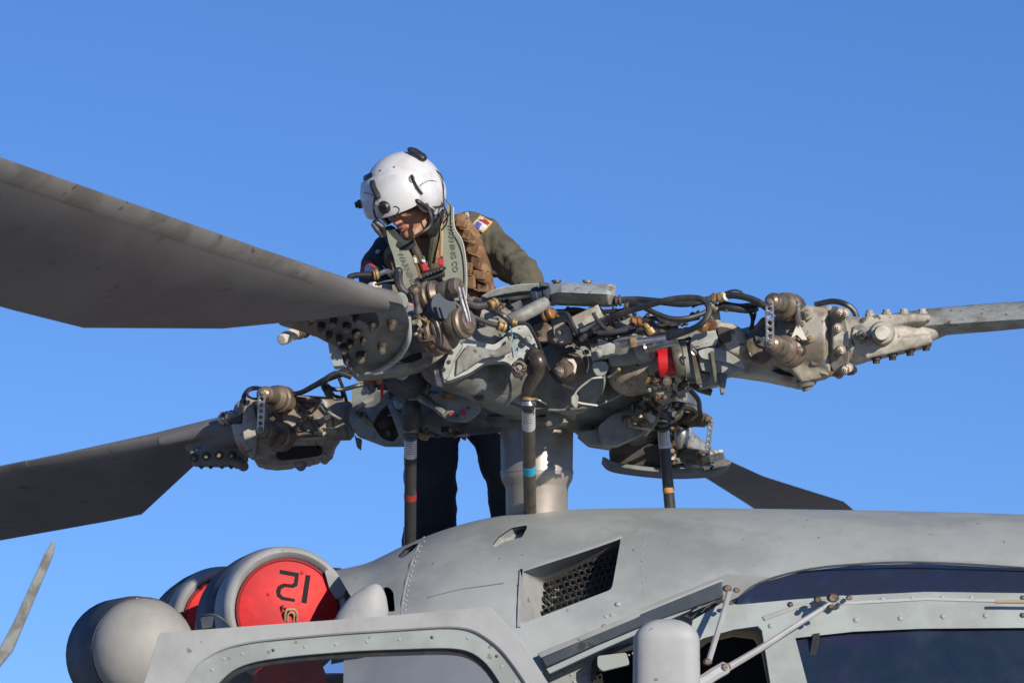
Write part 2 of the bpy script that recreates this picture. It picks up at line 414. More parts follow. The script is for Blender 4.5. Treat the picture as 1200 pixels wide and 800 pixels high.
outer = [(388, -62)] + [(x, -62) for x in range(400, 1420, 14)] + [(1420, -62)] + [(x, inv(x, y)) for x, y in dens_open(low, 8)]
holes = [[(x, inv(x, y)) for x, y in densify(h, 8)] for h in (grille_hole, slot1, slot2, slot3)]
CN = {}
def cow_rec(x, s):
    p = cow(x, s); n = (cow(x+1.5, s)-cow(x-1.5, s)).cross(cow(x, s-.6)-cow(x, s+.6)).normalized(); CN[tuple(round(c, 4) for c in p)] = n; return p
me = panel_mesh('engine_cowling', outer, holes, cow_rec, 9, None)
cowl = obj('engine_cowling', me, HULL, H, ang=180)
# normals: face the camera
def facing(o):
    me = o.data; p = me.polygons[len(me.polygons)//2]
    n = sum((q.normal*q.area for q in me.polygons), Vector())
    if n.y > 0: me.flip_normals()
facing(cowl)
_me = cowl.data; _nn = []
for v in _me.vertices:
    w = v.co + WORLD['engine_cowling']; n = CN.get(tuple(round(c, 4) for c in w))
    if n is None: n = min(CN.items(), key=lambda kv: (Vector(kv[0])-w).length_squared)[1]
    _nn.append(n if n.y < 0 or n.z > .0 else -n)
_me.normals_split_custom_set_from_vertices([tuple(n) for n in _nn])
# grille recess: walls and honeycomb mesh
def recess(name, poly, depth_vec, mat_, parent, back=None, shrink=1.0):
    m = MB(); c2 = Vector((sum(p[0] for p in poly)/len(poly), sum(p[1] for p in poly)/len(poly)))
    a = [cowP(x, y, -.004)[0] for x, y in poly]
    b = [cowP(lerp(c2.x, x, shrink), lerp(c2.y, y, shrink), 0)[0] + depth_vec for x, y in poly]
    n = len(a); m.v = a + b
    for i in range(n): j = (i+1) % n; m.f.append((i, j, n+j, n+i))
    m.f.append(tuple(range(n, 2*n)))
    return obj(name, m, mat_, parent, smooth=False)
recess('vent_duct', grille_hole, Vector((.10,.38,-.03)), HULL_L, cowl, shrink=.98)
recess('slot_duct', slot1, Vector((.03,.09,0)), HULL_L, cowl)
recess('slot_duct', slot2, Vector((.03,.09,0)), SLATE, cowl)
recess('slot_duct', slot3, Vector((.03,.12,0)), CABIN, cowl)
hx = MB(); rr = 5.2
gA = (640,722); # honeycomb standing inside the duct, slanting back to the right
for j in range(-1, 14):
    for i in range(-2, 17):
        u = i*7.0 + (3.5 if j % 2 else 0); v = j*7.6
        x = 636 + u; y = 724 - v - u*.33
        if not (638 < x < 723): continue
        top = lerp(668, 629, (x-611)/117) + 9; bot = lerp(731, 690, (x-610)/107) - 1
        if y < top or y > bot: continue
        d0 = 13.40 + .22*(1-(y-top)/(bot-top+1)) - .0005*(x-636)
        o6 = circ(x, y, 4.0, 6, 4.6, PI/6); i6 = circ(x, y, 2.6, 6, 3.2, PI/6)
        b = len(hx.v)
        hx.v += [P(a, c, d0) for a, c in o6] + [P(a, c, d0) for a, c in i6] + [P(a+1.5, c-1, d0+.03) for a, c in i6]
        for k in range(6):
            l = (k+1) % 6; hx.f.append((b+k, b+l, b+6+l, b+6+k)); hx.f.append((b+6+k, b+6+l, b+12+l, b+12+k))
o = obj('mesh_grille', hx, MESHM, cowl, smooth=False); o['kind'] = 'stuff'
# vent frame lip (left edge strip)
lipm = MB()
for t in range(2):
    pass
ring = []
def strip(name, pts, w, lift, mat_, parent, closed=False):
    m = MB(); W = []
    for i, (x, y) in enumerate(pts):
        p, n = cowP(x, y, 0); W.append((p, n))
    secs = []
    for i, (p, n) in enumerate(W):
        t = (W[min(i+1, len(W)-1)][0] - W[max(i-1, 0)][0]).normalized(); s = t.cross(n).normalized()*w
        secs.append([p - s - n*.002, p - s*.8 + n*lift, p + s*.8 + n*lift, p + s - n*.002])
    m.loft(secs); return obj(name, m, mat_, parent)
strip('vent_lip', densify([(608,735),(609,700),(611,668)], 10)[:8], .006, .006, HULL_L, cowl)
strip('vent_lip', [(611,668),(640,658.5),(670,649),(700,639),(728,629)], .006, .005, HULL, cowl)
strip('panel_joint', [(497,629),(490,640),(482,660),(476,682),(472,705),(470,735)], .004, .0025, HULL_L, cowl)
for i in range(16):      # rivets down the panel joint
    t = i/15; y = lerp(634, 720, t); x = interp([(629,497),(640,490),(660,482),(682,476),(705,472),(735,470)], y) + 3.2
    p, n = cowP(x, y, 0); rivet(p, n, .0045, HULL_L, cowl)
for x, y, r in ((724,707,.010),(710,722,.006),(717,720,.006),(708,734,.007),(722,729,.005),(585,654,.003),(678,704,.003)):
    p, n = cowP(x, y, 0); rivet(p, n, r, HULL_L if r > .004 else BOLTD, cowl)

def seam(pts, w=.0016):
    strip('panel_joint', densify_open2(pts, 12), w, .0012, SEAM, cowl)
def densify_open2(p, st): return dens_open(p, st)
SEAM = mat('panel_seam_sealant', (.15,.155,.15), .7, bump=.1)
seam([(500,700),(540,690),(590,683)])
for i in range(0, 34, 3):
    x = lerp(742, 1220, i/33); y = interp([(735,640),(800,630),(880,626),(1000,624),(1100,626),(1230,632)], x) + 5
    p, n = cowP(x, y, 0); rivet(p, n, .0032, HULL if i % 5 else BOLTD, cowl)
for i in range(12):
    y = lerp(604, 700, i/11); x = interp([(596,770),(615,762),(640,757),(664,756),(690,758),(712,762)], y) - 4
    p, n = cowP(x, y, 0); rivet(p, n, .0032, HULL, cowl)
# ---- lower fuselage skin behind the sliding-door rail
def dskin(x, y): return 13.10 + .0000*x
skin_holes = [rnd([(700,775),(716,766),(745,758),(745,830),(690,830),(694,790)], 6), rnd([(806,748),(835,739),(868,738),(887,746),(898,775),(908,870),(800,870)], 8)]
lowskin = plate('fuselage_skin', [(630,760),(852,672),(900,676),(1000,655),(1420,660),(1420,1500),(380,1500),(380,880),(630,880)], 13.14, .03, HULL, H, holes=skin_holes, bevel=0, step=40, dens=30)
# hull body behind (closes the volume below and behind)
hb = MB()
secs = []
for x, wv in ((360,.95),(700,1.0),(1100,1.0),(1500,.9)):
    c = P(x, 1050, 14.2); secs.append([c + Vector((0, math.sin(a)*wv*1.02, math.cos(a)*.78)) for a in (2*PI*i/20 for i in range(20))])
hb.loft(secs); obj('fuselage_body', hb, HULL, H)
cab = MB(); cab.box(P(1010, 990, 13.55), Vector((1.1,0,0)), Vector((0,.35,0)), Vector((0,0,.72))); obj('cabin_interior', cab, CABIN, H)
# rail above the cabin door
rail = plate('door_rail', [(632,767),(846,680.5),(848,699),(760,730),(700,755),(640,782)], lambda x, y: 13.00 - .0001*(x-600), .05, SLATE, H, bevel=.004)
plate('rail_lip', [(630,765),(845,678),(848,681),(634,770.5)], 12.985, .05, HULL, rail, bevel=.002)
plate('rail_flange', [(640,783),(700,756),(760,731),(800,713),(848,694),(849,698),(800,719),(762,736),(702,762),(644,789)], 12.99, .04, HULL_G, rail, bevel=.002)
plate('rail_channel', [(800,722),(846,700),(850,704),(812,726)], 12.97, .05, BOLTD, rail, bevel=.002)
random.seed(3)
for i in range(26):       # rivets along the flange
    t = i/25; x = lerp(646, 790, t); y = lerp(792, 731, t)
    rivet(P(x, y+random.uniform(-.6,.6), 13.138), (0,-1,.1), .0045, HULL_L, lowskin)
for i in range(16):
    t = i/15; x = lerp(668, 742, t); y = lerp(800, 764, t); rivet(P(x, y+random.uniform(-1.5,1.5), 13.138), (0,-1,.1), random.uniform(.003,.005), HULL_L, lowskin)
for i in range(10):
    rivet(P(random.uniform(648,700), random.uniform(786,812), 13.138), (0,-1,.1), .004, HULL_L, lowskin)
# cabin window left of the mirror: handle block
plate('window_latch', [(700,768),(734,764),(738,778),(706,786),(700,780)], 13.05, .05, HULL_G, lowskin, bevel=.006, r=3)
plate('window_seal', rnd([(694,774),(714,760),(745,752),(745,760),(717,768),(704,776),(697,795),(692,800)], 4), 13.12, .02, BLACK, lowskin)

# ---- overhead tinted window and windscreen
eb = [(862,709),(866,699),(890,683),(940,669),(1000,662),(1080,659.5),(1200,666),(1320,677),(1420,691),(1420,705),(1320,702),(1200,698),(1085,696),(1000,700),(930,705)]
def deb(x, y): 
    t = (y-660)/45.0; return 13.12 - .16*max(0, min(1, t))**.7
plate('overhead_window', eb, deb, .02, NAVY, H, bevel=0, step=10, dens=10)
seal = [(862,706),(868,698),(890,682.5),(940,668),(1000,661),(1080,658.5),(1200,665),(1320,676)]
hose('window_seal', [(x, y, 13.05) for x, y in seal], 1.3, SLATE, H)
def dfr(x, y): return 12.93 - .0012*max(0, y-700)
frame_out = [(812,726),(846,706),(866,708),(930,702),(1000,697),(1085,693),(1200,694.5),(1320,699),(1420,703),(1420,746),(1320,738),(1200,735),(1080,736),(1000,739.5),(932,747),(946,800),(962,860),(975,900),(925,900),(906,820),(899,775),(893,738),(888,733),(860,737),(825,747),(806,757)]
cfr = plate('cockpit_frame', frame_out, dfr, .05, HULL_G, H, bevel=.003, step=22, dens=20)
plate('windscreen_frame', [(893,722),(936,707),(1085,699),(1420,708),(1420,712),(1085,703),(938,711),(896,727)], lambda x, y: dfr(x, y)-.004, .01, HULL_L, cfr, bevel=.002)
plate('windscreen', [(930,746),(1000,738),(1200,734),(1420,744),(1420,1100),(1010,1100)], lambda x, y: 12.95 - .0012*(y-700), .01, WSCR, H, bevel=0, step=60, dens=40)
plate('wiper_post', [(953,742),(961,741),(951,800),(940,900),(932,900),(943,800)], 12.87, .01, BLACK, H, bevel=.001)
plate('frame_seal', [(891,722),(895,721),(900,770),(912,850),(908,850),(896,772)], 12.915, .015, BLACK, cfr)
plate('side_window_trim', [(806,757),(825,745),(860,737),(888,738),(899,760),(906,800),(900,800),(893,765),(884,748),(860,745),(830,752),(812,765)], 12.97, .03, KHAKI, cfr)
for i, (x, y) in enumerate([(926,708),(974,704),(1034,702),(1069,701),(1104,700),(1138,700),(1198,700),(903,733),(1003,726),(1055,724),(1105,722),(1155,721),(1198,720.5),(1245,703),(1250,723)]):
    rivet(P(x, y, dfr(x, y)-.001), (0,-1,.15), .010 if y < 715 else .009, HULL_G if i % 6 else BOLTD, cfr)
hose('wiper_arm', [(1166,704.5,12.88),(1185,704.5,12.88),(1215,705,12.88)], 2.2, KHAKI, cfr)

# ---- mirror pod and struts
mir = thing('unused', 'x', 'x', (0,0,0)); bpy.data.objects.remove(mir)
def mirror():
    secs = []
    for k in range(9):
        a = k/8*PI/2; y = 752 - 27*math.sin(a); w = lerp(39, 39*max(.04, math.cos(a)), .92)
        secs.append((y, w))
    secs = [(1000, 38), (900, 39), (800, 39.5)] + secs
    rings = []
    for y, w in secs:
        c = P(781, y, 12.4); wm = M_(w, 12.4); R = []
        for i in range(24):
            a = 2*PI*i/24; ca, sa = math.cos(a), math.sin(a)
            e = .55; R.append(c + Vector((wm*math.copysign(abs(ca)**e, ca), wm*.75*math.copysign(abs(sa)**e, sa), 0)))
        rings.append(R)
    return obj('mirror_pod', MB().loft(rings), HULL_L, H, ang=60)
mir = mirror()
hose('mirror_strut', [(854,694,12.86),(848,717,12.80),(838,750,12.72),(830,776,12.6)], 3.6, HULL_L, mir, sub=3)
hose('mirror_strut', [(973,707,12.80),(935,731,12.74),(890,760,12.68),(846,786,12.6)], [3.0, 3.4, 4.0, 4.6], HULL_L, mir, sub=3)
hose('mirror_arm', [(790,812,12.45),(820,800,12.5),(836,790,12.55),(850,782,12.58)], 8, HULL_L, mir, sub=3)
for x, y, d, r in ((852,689,12.86,5.5),(863,691,12.88,4),(856,706,12.87,3.4),(829,775,12.58,5.5),(850,781,12.58,6.5),(976,700,12.83,7.5),(958,702,12.86,4.8),(995,700,12.86,4.0),(974,710,12.8,4)):
    b = MB(); b.ell(P(x, y, d), Vector((M_(r,d),0,0)), Vector((0,M_(r,d),0)), Vector((0,0,M_(r*.75,d))), 14, 8)
    b.lathe(P(x-1, y, d-.02), P(x, y, d-.035), [(0, M_(r*.7, d)), (1, M_(r*.55, d))], 6)
    obj('strut_fitting', b, GREASE, mir, smooth=False)
plate('strut_bracket', [(958,699),(990,697),(992,704),(978,713),(962,706)], 12.88, .03, HULL_G, mir, bevel=.003)

# ---- open cockpit door, near the camera
dd = 12.0
door_out = [(120,1100),(165,812),(187,741),(300,732.5),(430,723),(575,710.5),(612,752),(650,812),(760,1100)]
fl_out = [(180,1080),(206,820),(214,800),(232,775),(262,758),(300,750),(400,741),(530,733),(556,737),(585,757),(605,783),(624,812),(730,1080)]
win = [(215,1060),(238,830),(250,806),(272,784),(300,774),(350,767.5),(420,762),(525,758.5),(550,762),(570,776),(588,803),(604,840),(690,1060)]
fl_out = rnd(fl_out, 22, 4); win = rnd(win, 22, 4)
door = plate('cockpit_door', rnd(door_out, 4), dd, .045, HULL_L, H, holes=[fl_out], bevel=.003)
flg = plate('door_flange', fl_out, dd+.012, .03, HULL_G, door, holes=[win], bevel=.002)
sealo = win; seali = [(lerp(420, x, .975), lerp(900, y, .952) ) for x, y in win]
plate('door_seal', [(x, y) for x, y in sealo], dd+.03, .04, BLACK, door, holes=[seali], bevel=0)
hose('flange_bead', [(x, y, dd+.006) for x, y in fl_out], 1.6, HULL_L, door, sub=2)
plate('door_pane', seali, dd+.05, .004, PANE, door, bevel=0)
for x, y in [(248,784),(262,771),(284,765.5),(320,761),(357,757),(393,754.5),(430,751.5),(468,748.5),(506,746),(548,747),(582,768),(588,780),(604,798)]:
    rivet(P(x, y, dd+.0135), (0,-1,0), .0065, BOLTD if x in (320,506,582) else HULL_G, door)

# ---- engine inlets, pod, bullet
def inlet(cx, cy, d, R, n, parent, seed=0):
    c = P(cx, cy, d); ax = Vector(n).normalized()
    m = MB()
    m.lathe(c, c - ax*.6, [(0, R*.96),(-.03, R*1.0),(-.05, R*1.07),(-.04, R*1.14),(.0, R*1.19),(.1, R*1.225),(.3, R*1.25),(.7, R*1.22),(1, R*1.05)], 56)
    o = obj('engine_inlet', m, HULL_L, parent, ang=60)
    return o, c, ax
in1, c1, ax1 = inlet(336, 716, 13.7, .185, (.27,-.96,.03), H)
in2, c2, ax2 = inlet(268, 731, 14.5, .175, (.27,-.96,.03), H)
def inlet_shade_band(c, ax, R, parent):
    m = MB(); m.lathe(c - ax*.10, c - ax*.42, [(0,R*1.20),(.02,R*1.25),(.5,R*1.265),(.98,R*1.24),(1,R*1.1)], 56)
    obj('inlet_shade_band', m, SLATE, parent, ang=60)  # dark shell painting the shade on the side of the inlet barrel
inlet_shade_band(c1, ax1, .185, in1); inlet_shade_band(c2, ax2, .175, in2)
def plane_pt(x, y, c, n, lift=0):
    r = (P(x, y, 1)-CAM); t = (c + n*lift - CAM).dot(n)/r.dot(n); return CAM + r*t
def cover(c, ax, R, label, ins):
    t = thing('inlet_cover', label, 'inlet cover', c, 'red padded engine inlet covers')
    m = MB(); m.lathe(c - ax*.03, c + ax*.018, [(0,R*.9),(.1,R*.955),(.75,R*.955),(.9,R*.94),(1,R*.90)], 56)
    # slightly domed face
    o = obj('cover_face', m, COVER, t, ang=50)
    x, y, z = basis(ax); tr = []
    for i in range(56): a = 2*PI*i/56; tr.append(c + ax*.015 + x*(R*.935*math.cos(a)) + y*(R*.935*math.sin(a)))
    tr.append(tr[0]); obj('cover_trim', MB().tube(tr, .0062, 6, 1), REDTRIM, t)
    return t
ct1 = cover(c1, ax1, .185, 'red padded inlet cover with black upside-down number 12, in the nearer engine inlet', in1)
ct2 = cover(c2, ax2, .175, 'partly hidden red inlet cover without a visible number, in the farther engine inlet', in2)
def on1(x, y, l=.0195): return plane_pt(x, y, c1, ax1, l)
def glyph(name, outer, mat_, parent):
    me = panel_mesh(name, outer, [], lambda x, y: on1(x, y), 0, ax1*-.004); return obj(name, me, mat_, parent, smooth=False)
# number 12 painted upside down: the reversed 2, then the bar of the 1
two = [(328,667),(350.5,671),(348.6,686),(344,688.4),(334,687.2),(329.4,690),(328.6,695),(331.5,698.5),(346,701.4),(345.2,704.6),(330,702.3),(324.6,698),(323.6,691.5),(326,686),(332,683),(342,684),(344.6,682),(345.6,675),(328,671.6)]
glyph('painted_digit', two, INK, ct1)
glyph('painted_digit', [(358.4,673),(364,673.8),(359.2,706.6),(353.4,705.4)], INK, ct1)
for x, y in ((354,670.5),(314.5,695.5),(379.5,709)):
    rivet(on1(x, y), ax1, .006, COVER, ct1)
hd = MB(); hd.tube([on1(334,726), on1(334.5,718,.035), on1(337,714,.04), on1(345,714,.04), on1(348,719,.035), on1(347.5,727)], .0042, 8, 4)
hd.tube([on1(337,728), on1(337.5,720,.03), on1(341,717,.035), on1(344.5,720,.03), on1(344,728)], .003, 8, 4)
obj('pull_handle', hd, KHAKI, ct1)
fl = MB()
for (a, b) in (((330,716),(331,709)),((333,712),(339,715))):
    fl.tube([on1(*a), on1(*b, .03)], .0035, 6, 2)
obj('handle_stitching', fl, REDTRIM, ct1)
# red strap and tongue seen through the door pane
fl2 = MB(); fl2.tube([on1(300,790,.05), on1(318,776,.06), on1(338,772,.06), on1(352,780,.05), on1(352,805,.05)], .010, 8, 4)
fl2.tube([on1(360,770,.04), on1(366,790,.04), on1(368,812,.04)], .012, 8, 4)
obj('cover_strap', fl2, COVER, ct1)
plate('cover_flap', rnd([(292,812),(297,792),(312,780),(334,772),(340,766),(352,770),(372,764),(382,790),(386,830),(300,840)], 4), 13.56, .02, COVER, ct1, bevel=.004)
plate('cover_flap', rnd([(330,770),(346,766),(350,784),(340,792),(331,786)], 4), 13.53, .02, COVER, ct1, bevel=.004)
# dark latch and cable between the two inlets
hose('latch_cable', [(236,721,13.45),(250,720,13.42),(262,726,13.42),(270,736,13.45)], 1.6, SLATE, in1)
plate('inlet_latch', [(234,724),(243,718),(250,722),(248,735),(236,737)], 13.5, .03, SLATE, in2)
# round-nosed pod on the far left
pc = P(168, 762, 13.3); pax = Vector((.36,-.93,.0)).normalized(); R = .186
m = MB(); prof = []
for k in range(12):
    a = PI/2*k/11; prof.append((-.15*math.cos(a), R*.93*math.sin(a)))
px_, py_, pz_ = basis(-pax)
m.lathe(pc, pc - pax, [(t*.9, r) for t, r in prof] + [(.012, R*.935)], 40)
pod = obj('sensor_pod', m, POD, H, ang=60)
m = MB(); m.lathe(pc, pc - pax*.30, [(.0, R*.9),(.01, R*.945),(.05, R*.95),(.3, R*1.0),(.9, R*1.02),(1,R*.8)], 40); 
obj('pod_barrel', m, SLATE, pod, ang=60)  # shaded flank of the barrel put into its dark colour
tr = [pc + px_*(R*.940*math.cos(a)) + py_*(R*.940*math.sin(a)) for a in (2*PI*i/48 for i in range(49))]
obj('pod_seam', MB().tube(tr, .0020, 6, 1), BOLTD, pod)
for i in range(18):
    a = 2*PI*i/18; rr_d = px_*math.cos(a) + py_*math.sin(a); rivet(pc - pax*.035 + rr_d*R*.958, rr_d, .005, BOLTD, pod)
    if i % 9 == 4: rivet(pc + pax*.018 + rr_d*R*.928, rr_d + pax*.2, .0045, POD, pod)
# pale bullet fairing beside the cowling
m = MB(); bc = P(416, 735, 13.15)
rings = []
for t, y, w in ((0,760,34),(0,735,33),(0,715,29),(0,700,22),(0,692,15),(0,686,8),(0,683.5,2)):
    c = P(interp([(683,440),(700,431),(735,420),(760,416)], y), y, 13.15); wm = M_(w, 13.15)
    rings.append([c + Vector((wm*math.cos(a), wm*.6*math.sin(a), wm*.25*math.cos(a)*0)) for a in (2*PI*i/20 for i in range(20))])
obj('bullet_fairing', MB().loft(rings), HULL_L, H, ang=70)
# dark gap and flap right of the inlet
plate('inlet_gap', [(384,664),(400,665),(413,690),(411,702),(403,697),(396,680)], 13.9, .1, BLACK, H)
plate('inlet_flap', [(380,668),(391,666),(400,678),(407,692),(402,698),(394,702),(386,690)], 13.72, .02, HULL_L, H, r=3)
plate('inlet_hinge', [(404,692),(413,692),(409,701),(404,698)], 13.7, .02, BLACK, H)

# ---- tail rotor blade far behind
tb = [(62,632),(63.5,634),(62.5,646),(60,653),(52,672),(40,700),(14,762),(0,779),(-60,870),(-80,850),(-30,800),(0,757),(14,732),(40,675),(52,649),(57,640)]
plate('tail_rotor_blade', tb, 21.5, .05, ROTOR, H, bevel=.015)

# ------------------------------------------------------------------ main rotor
# hub casting
def cast(name, parts, mat_, parent, vox=.009, sm=3, extra=None):
    m = MB()
    for p in parts:
        if p[0] == 'cap':      # tapered capsule chain: points (x,y,d,r)
            pts = p[1]
            for a, b in zip(pts, pts[1:]):
                A, B = P(*a[:3]), P(*b[:3]); ra, rb = M_(a[3], a[2]), M_(b[3], b[2])
                m.lathe(A, B, [(0, ra), (1, rb)], 20)
            for a in pts: m.ball(P(*a[:3]), M_(a[3], a[2])*.995, 18, 12)
        elif p[0] == 'lathe':
            _, a, b, prof = p; d = (a[2]+b[2])/2; m.lathe(Q(a), Q(b), [(t, M_(r, d)) for t, r in prof], 28)
        elif p[0] == 'ell':
            _, x, y, d, rx, rz, ry = p; m.ell(P(x, y, d), Vector((M_(rx),0,0)), Vector((0,M_(ry),0)), Vector((0,0,M_(rz))), 24, 16)
        elif p[0] == 'plate':
            _, poly, d, th = p; me = panel_mesh('t', list(poly), [], dmap(d), 0, Vector((0, th, 0)))
            b = len(m.v); m.v += [v.co.copy() for v in me.vertices]; m.f += [tuple(b+i for i in q.vertices) for q in me.polygons]; bpy.data.meshes.remove(me)
    return obj(name, m, mat_, parent, remesh=vox, sm=sm)
hub = cast('rotor_hub', [
    ('lathe', (640,385,14.05), (640,497,14.05), [(0,40),(.25,62),(.5,86),(.8,88),(.93,70),(1,58)]),
    ('cap', [(600,455,14.05,50),(540,468,14.15,44),(480,482,14.2,32)]),
    ('cap', [(680,452,13.95,56),(730,448,13.9,52),(790,430,13.8,34),(835,424,13.7,18)]),
    ('cap', [(700,478,14.0,40),(760,470,14.2,36),(795,470,14.5,22)]),
    ('cap', [(610,440,13.8,52),(560,432,13.55,40),(520,425,13.45,30)]),
    ('ell', 668, 440, 13.65, 42, 46, 30),
    ], HUBM, H, .010, 4)
m = MB()
m.lathe(P(630,484,14.0), P(630,500,14.0), [(0, M_(52)),(.2, M_(61)),(.6, M_(61)),(.8,M_(56)),(1,M_(50))], 48)
fl = obj('mast_flange', m, HUBM, hub)
for i in range(26):
    a = 2*PI*i/26; p = P(630,491,14.0) + Vector((M_(56)*math.cos(a), M_(56)*math.sin(a), 0)) - Vector((0,0,.022))
    o = bpy.data.objects.new('bolt', None)
    bpy.data.objects.remove(o)
    rivet(p, (0,0,-1), .0075, BOLTM, hub)
# mast
mx = MB(); mt = P(629,480,14.0); mbm = mt - Vector((0,0,M_(160)))
mx.lathe(mt, mbm, [(0,M_(41.5)),(.10,M_(43)),(.44,M_(42)),(.452,M_(42.8)),(.475,M_(42.8)),(.478,M_(42.1)),(.50,M_(42.1)),(.52,M_(41.2)),(.56,M_(37.8)),(.58,M_(36.6)),(1,M_(35.5))], 64)
mast = obj('rotor_mast', mx, MAST, H, ang=30)

# ---- blades
def airfoil(le, te, nrm, th, n=9):
    ring = []; c = te - le
    xs = [(.5*(1-math.cos(PI*i/n))) for i in range(n+1)]
    def y(x): return 5*th*(.2969*math.sqrt(x)-.126*x-.3516*x*x+.2843*x**3-.1015*x**4)
    for x in xs: ring.append(le + c*x + nrm*y(x))
    for x in reversed(xs[1:-1]): ring.append(le + c*x - nrm*y(x)*.8)
    return ring
def blade(name, le0, bdir, cdir, stations, parent, mat_=BLADE, label=None):
    """stations: (dist m, chord m, pitch deg, thickness m, le shift m)"""
    rings = []; b = bdir.normalized(); c0 = (cdir - b*cdir.dot(b)).normalized(); up = b.cross(c0)
    if up.z < 0: up = -up
    for t, ch, pt, th, sh in stations:
        a = math.radians(pt); c = c0*math.cos(a) - up*math.sin(a); nn = up*math.cos(a) + c0*math.sin(a)
        le = le0 + b*t + c*sh - Vector((0,0,0.0012*t*t))
        rings.append(airfoil(le, le + c*ch, nn, th))
    o = obj(name, MB().loft(rings), mat_, parent, ang=50, label=label)
    st = []
    for R in rings[4:]:
        n = len(R); c = sum(R, Vector())/n; idx = [-2, -1, 0, 1, 2]; out = [R[i] + (R[0]-c).normalized()*.0015 + (R[i]-R[(i+n//2) % n]).normalized()*.0008 for i in idx]
        st.append(out + [R[2]*.7+c*.3, R[-2]*.7+c*.3])
    obj('erosion_strip', MB().loft(st), EROS, o, ang=50)
    return o
EROS = mat('leading_edge_strip_metal', (.22,.21,.195), .5, metal=.1, col2=(.16,.15,.135), amt=.5, scale=6, bump=.1, speck=(.10,.085,.07), sp_scale=22, sp_th=.66, var=.12)  # real strip, coloured paler than the blade to carry the lit leading edge
bA = Vector((-.39,-.92,0.012)).normalized()
stA = [(-.02,.10,16,.075,0),(.08,.12,20,.078,0),(.22,.20,24,.075,0),(.38,.27,25,.075,0),(.62,.37,26,.07,0),(1.22,.54,26,.062,0),(1.6,.55,26,.06,0),(3,.56,26,.058,0),(7,.535,14,.055,0)]
bladeA = blade('rotor_blade', P(474,352,12.98), bA, Vector((-.92,.39,0)), stA, H, label='rotor blade pointing at the camera, upper left')
bB = (P(0,546,14.95) - P(285,491,14.4)).normalized()
stB = [(-.05,.15,20,.12,0),(.08,.17,20,.11,0),(.40,.24,20,.085,0),(.86,.53,20,.065,0),(1,.535,20,.06,0),(4,.535,17,.058,0),(7,.535,12,.055,0)]
bladeB = blade('rotor_blade', P(292,490,14.35), bB, Vector((.39,.92,0)), stB, H, label='rotor blade reaching out to the lower left')
bC = (P(1200,367,13.56) - P(1060,380,13.50)).normalized()
stC = [(-.1,.12,12,.09,0),(.05,.16,13,.105,-.01),(.25,.22,14,.105,-.01),(.6,.32,15,.09,0),(1.1,.53,15,.07,0),(3,.535,14,.06,0),(7,.535,10,.055,0)]
bladeC = blade('rotor_blade', P(1070,381,13.54), bC, Vector((-.39,-.92,0)), stC, H, mat_=ROTOR, label='rotor blade pointing right')
bD = Vector((.245,.965,-.012)).normalized()
stD = [(-.1,.17,2,.09,0),(.5,.22,2,.07,0),(1.6,.40,1,.06,0),(3,.40,1,.06,0),(6.6,.40,0,.055,0)]
bladeD = blade('rotor_blade', P(806,543,14.95), Vector((.188,.98,.012)), Vector((.92,-.39,0)), stD, H, label='rotor blade pointing away behind the cowling')

#ROTOR
# ---- shared rotor-head pieces
CAMD = Vector((0,-1,-.14))
def damper(a, b, rbig, parent, label=None, cap=1.0, flip=False):
    """ribbed elastomer barrel: narrow cap at a, wide flange at b"""
    pr = [(0,.30),(.03,.48),(.10,.52),(.13,.62),(.20,.64),(.24,.60),(.50,.60),(.54,.74),(.58,.90),(.62,.92),(.65,.84),(.70,.86),(.73,1.0),(.80,1.02),(.83,.93),(.87,.96),(.91,1.04),(.97,1.04),(1,.9)]
    o = cylp('damper', a, b, [(t, r*rbig) for t, r in pr], BRONZE, parent, n=28, ang=25)
    A, B = Vector(a), Vector(b)
    q = A + (B-A)*.25; r_ = A + (B-A)*.49
    cylp('damper_sleeve', tuple(q), tuple(r_), [(0, rbig*.61),(.05, rbig*.625),(.95, rbig*.625),(1, rbig*.61)], OLIVE, o, n=28)
    return o
def link_bar(x0, y0, x1, y1, d, w, parent, n=5):
    dx, dy = x1-x0, y1-y0; L = math.hypot(dx, dy); ux, uy = dx/L, dy/L; vx, vy = -uy, ux
    out = []
    for k in range(9): a = PI*k/8; out.append((x0 - ux*w*math.sin(a) - vx*w*math.cos(a)*1, y0 - uy*w*math.sin(a) - vy*w*math.cos(a)))
    for k in range(9): a = PI*k/8; out.append((x1 + ux*w*math.sin(a) + vx*w*math.cos(a)*1, y1 + uy*w*math.sin(a) + vy*w*math.cos(a)))
    holes = [circ(x0+dx*(k+1)/(n+1), y0+dy*(k+1)/(n+1), w*.52, 8) for k in range(n)]
    o = plate('link_bar', out, d, .02, STEEL, parent, holes=holes, bevel=.0012)
    bolt((x0, y0, d-.005), (-.35,-1,0), w*.62, BOLTM, o); bolt((x1, y1, d-.005), (-.35,-1,0), w*.62, BOLTM, o)
    return o
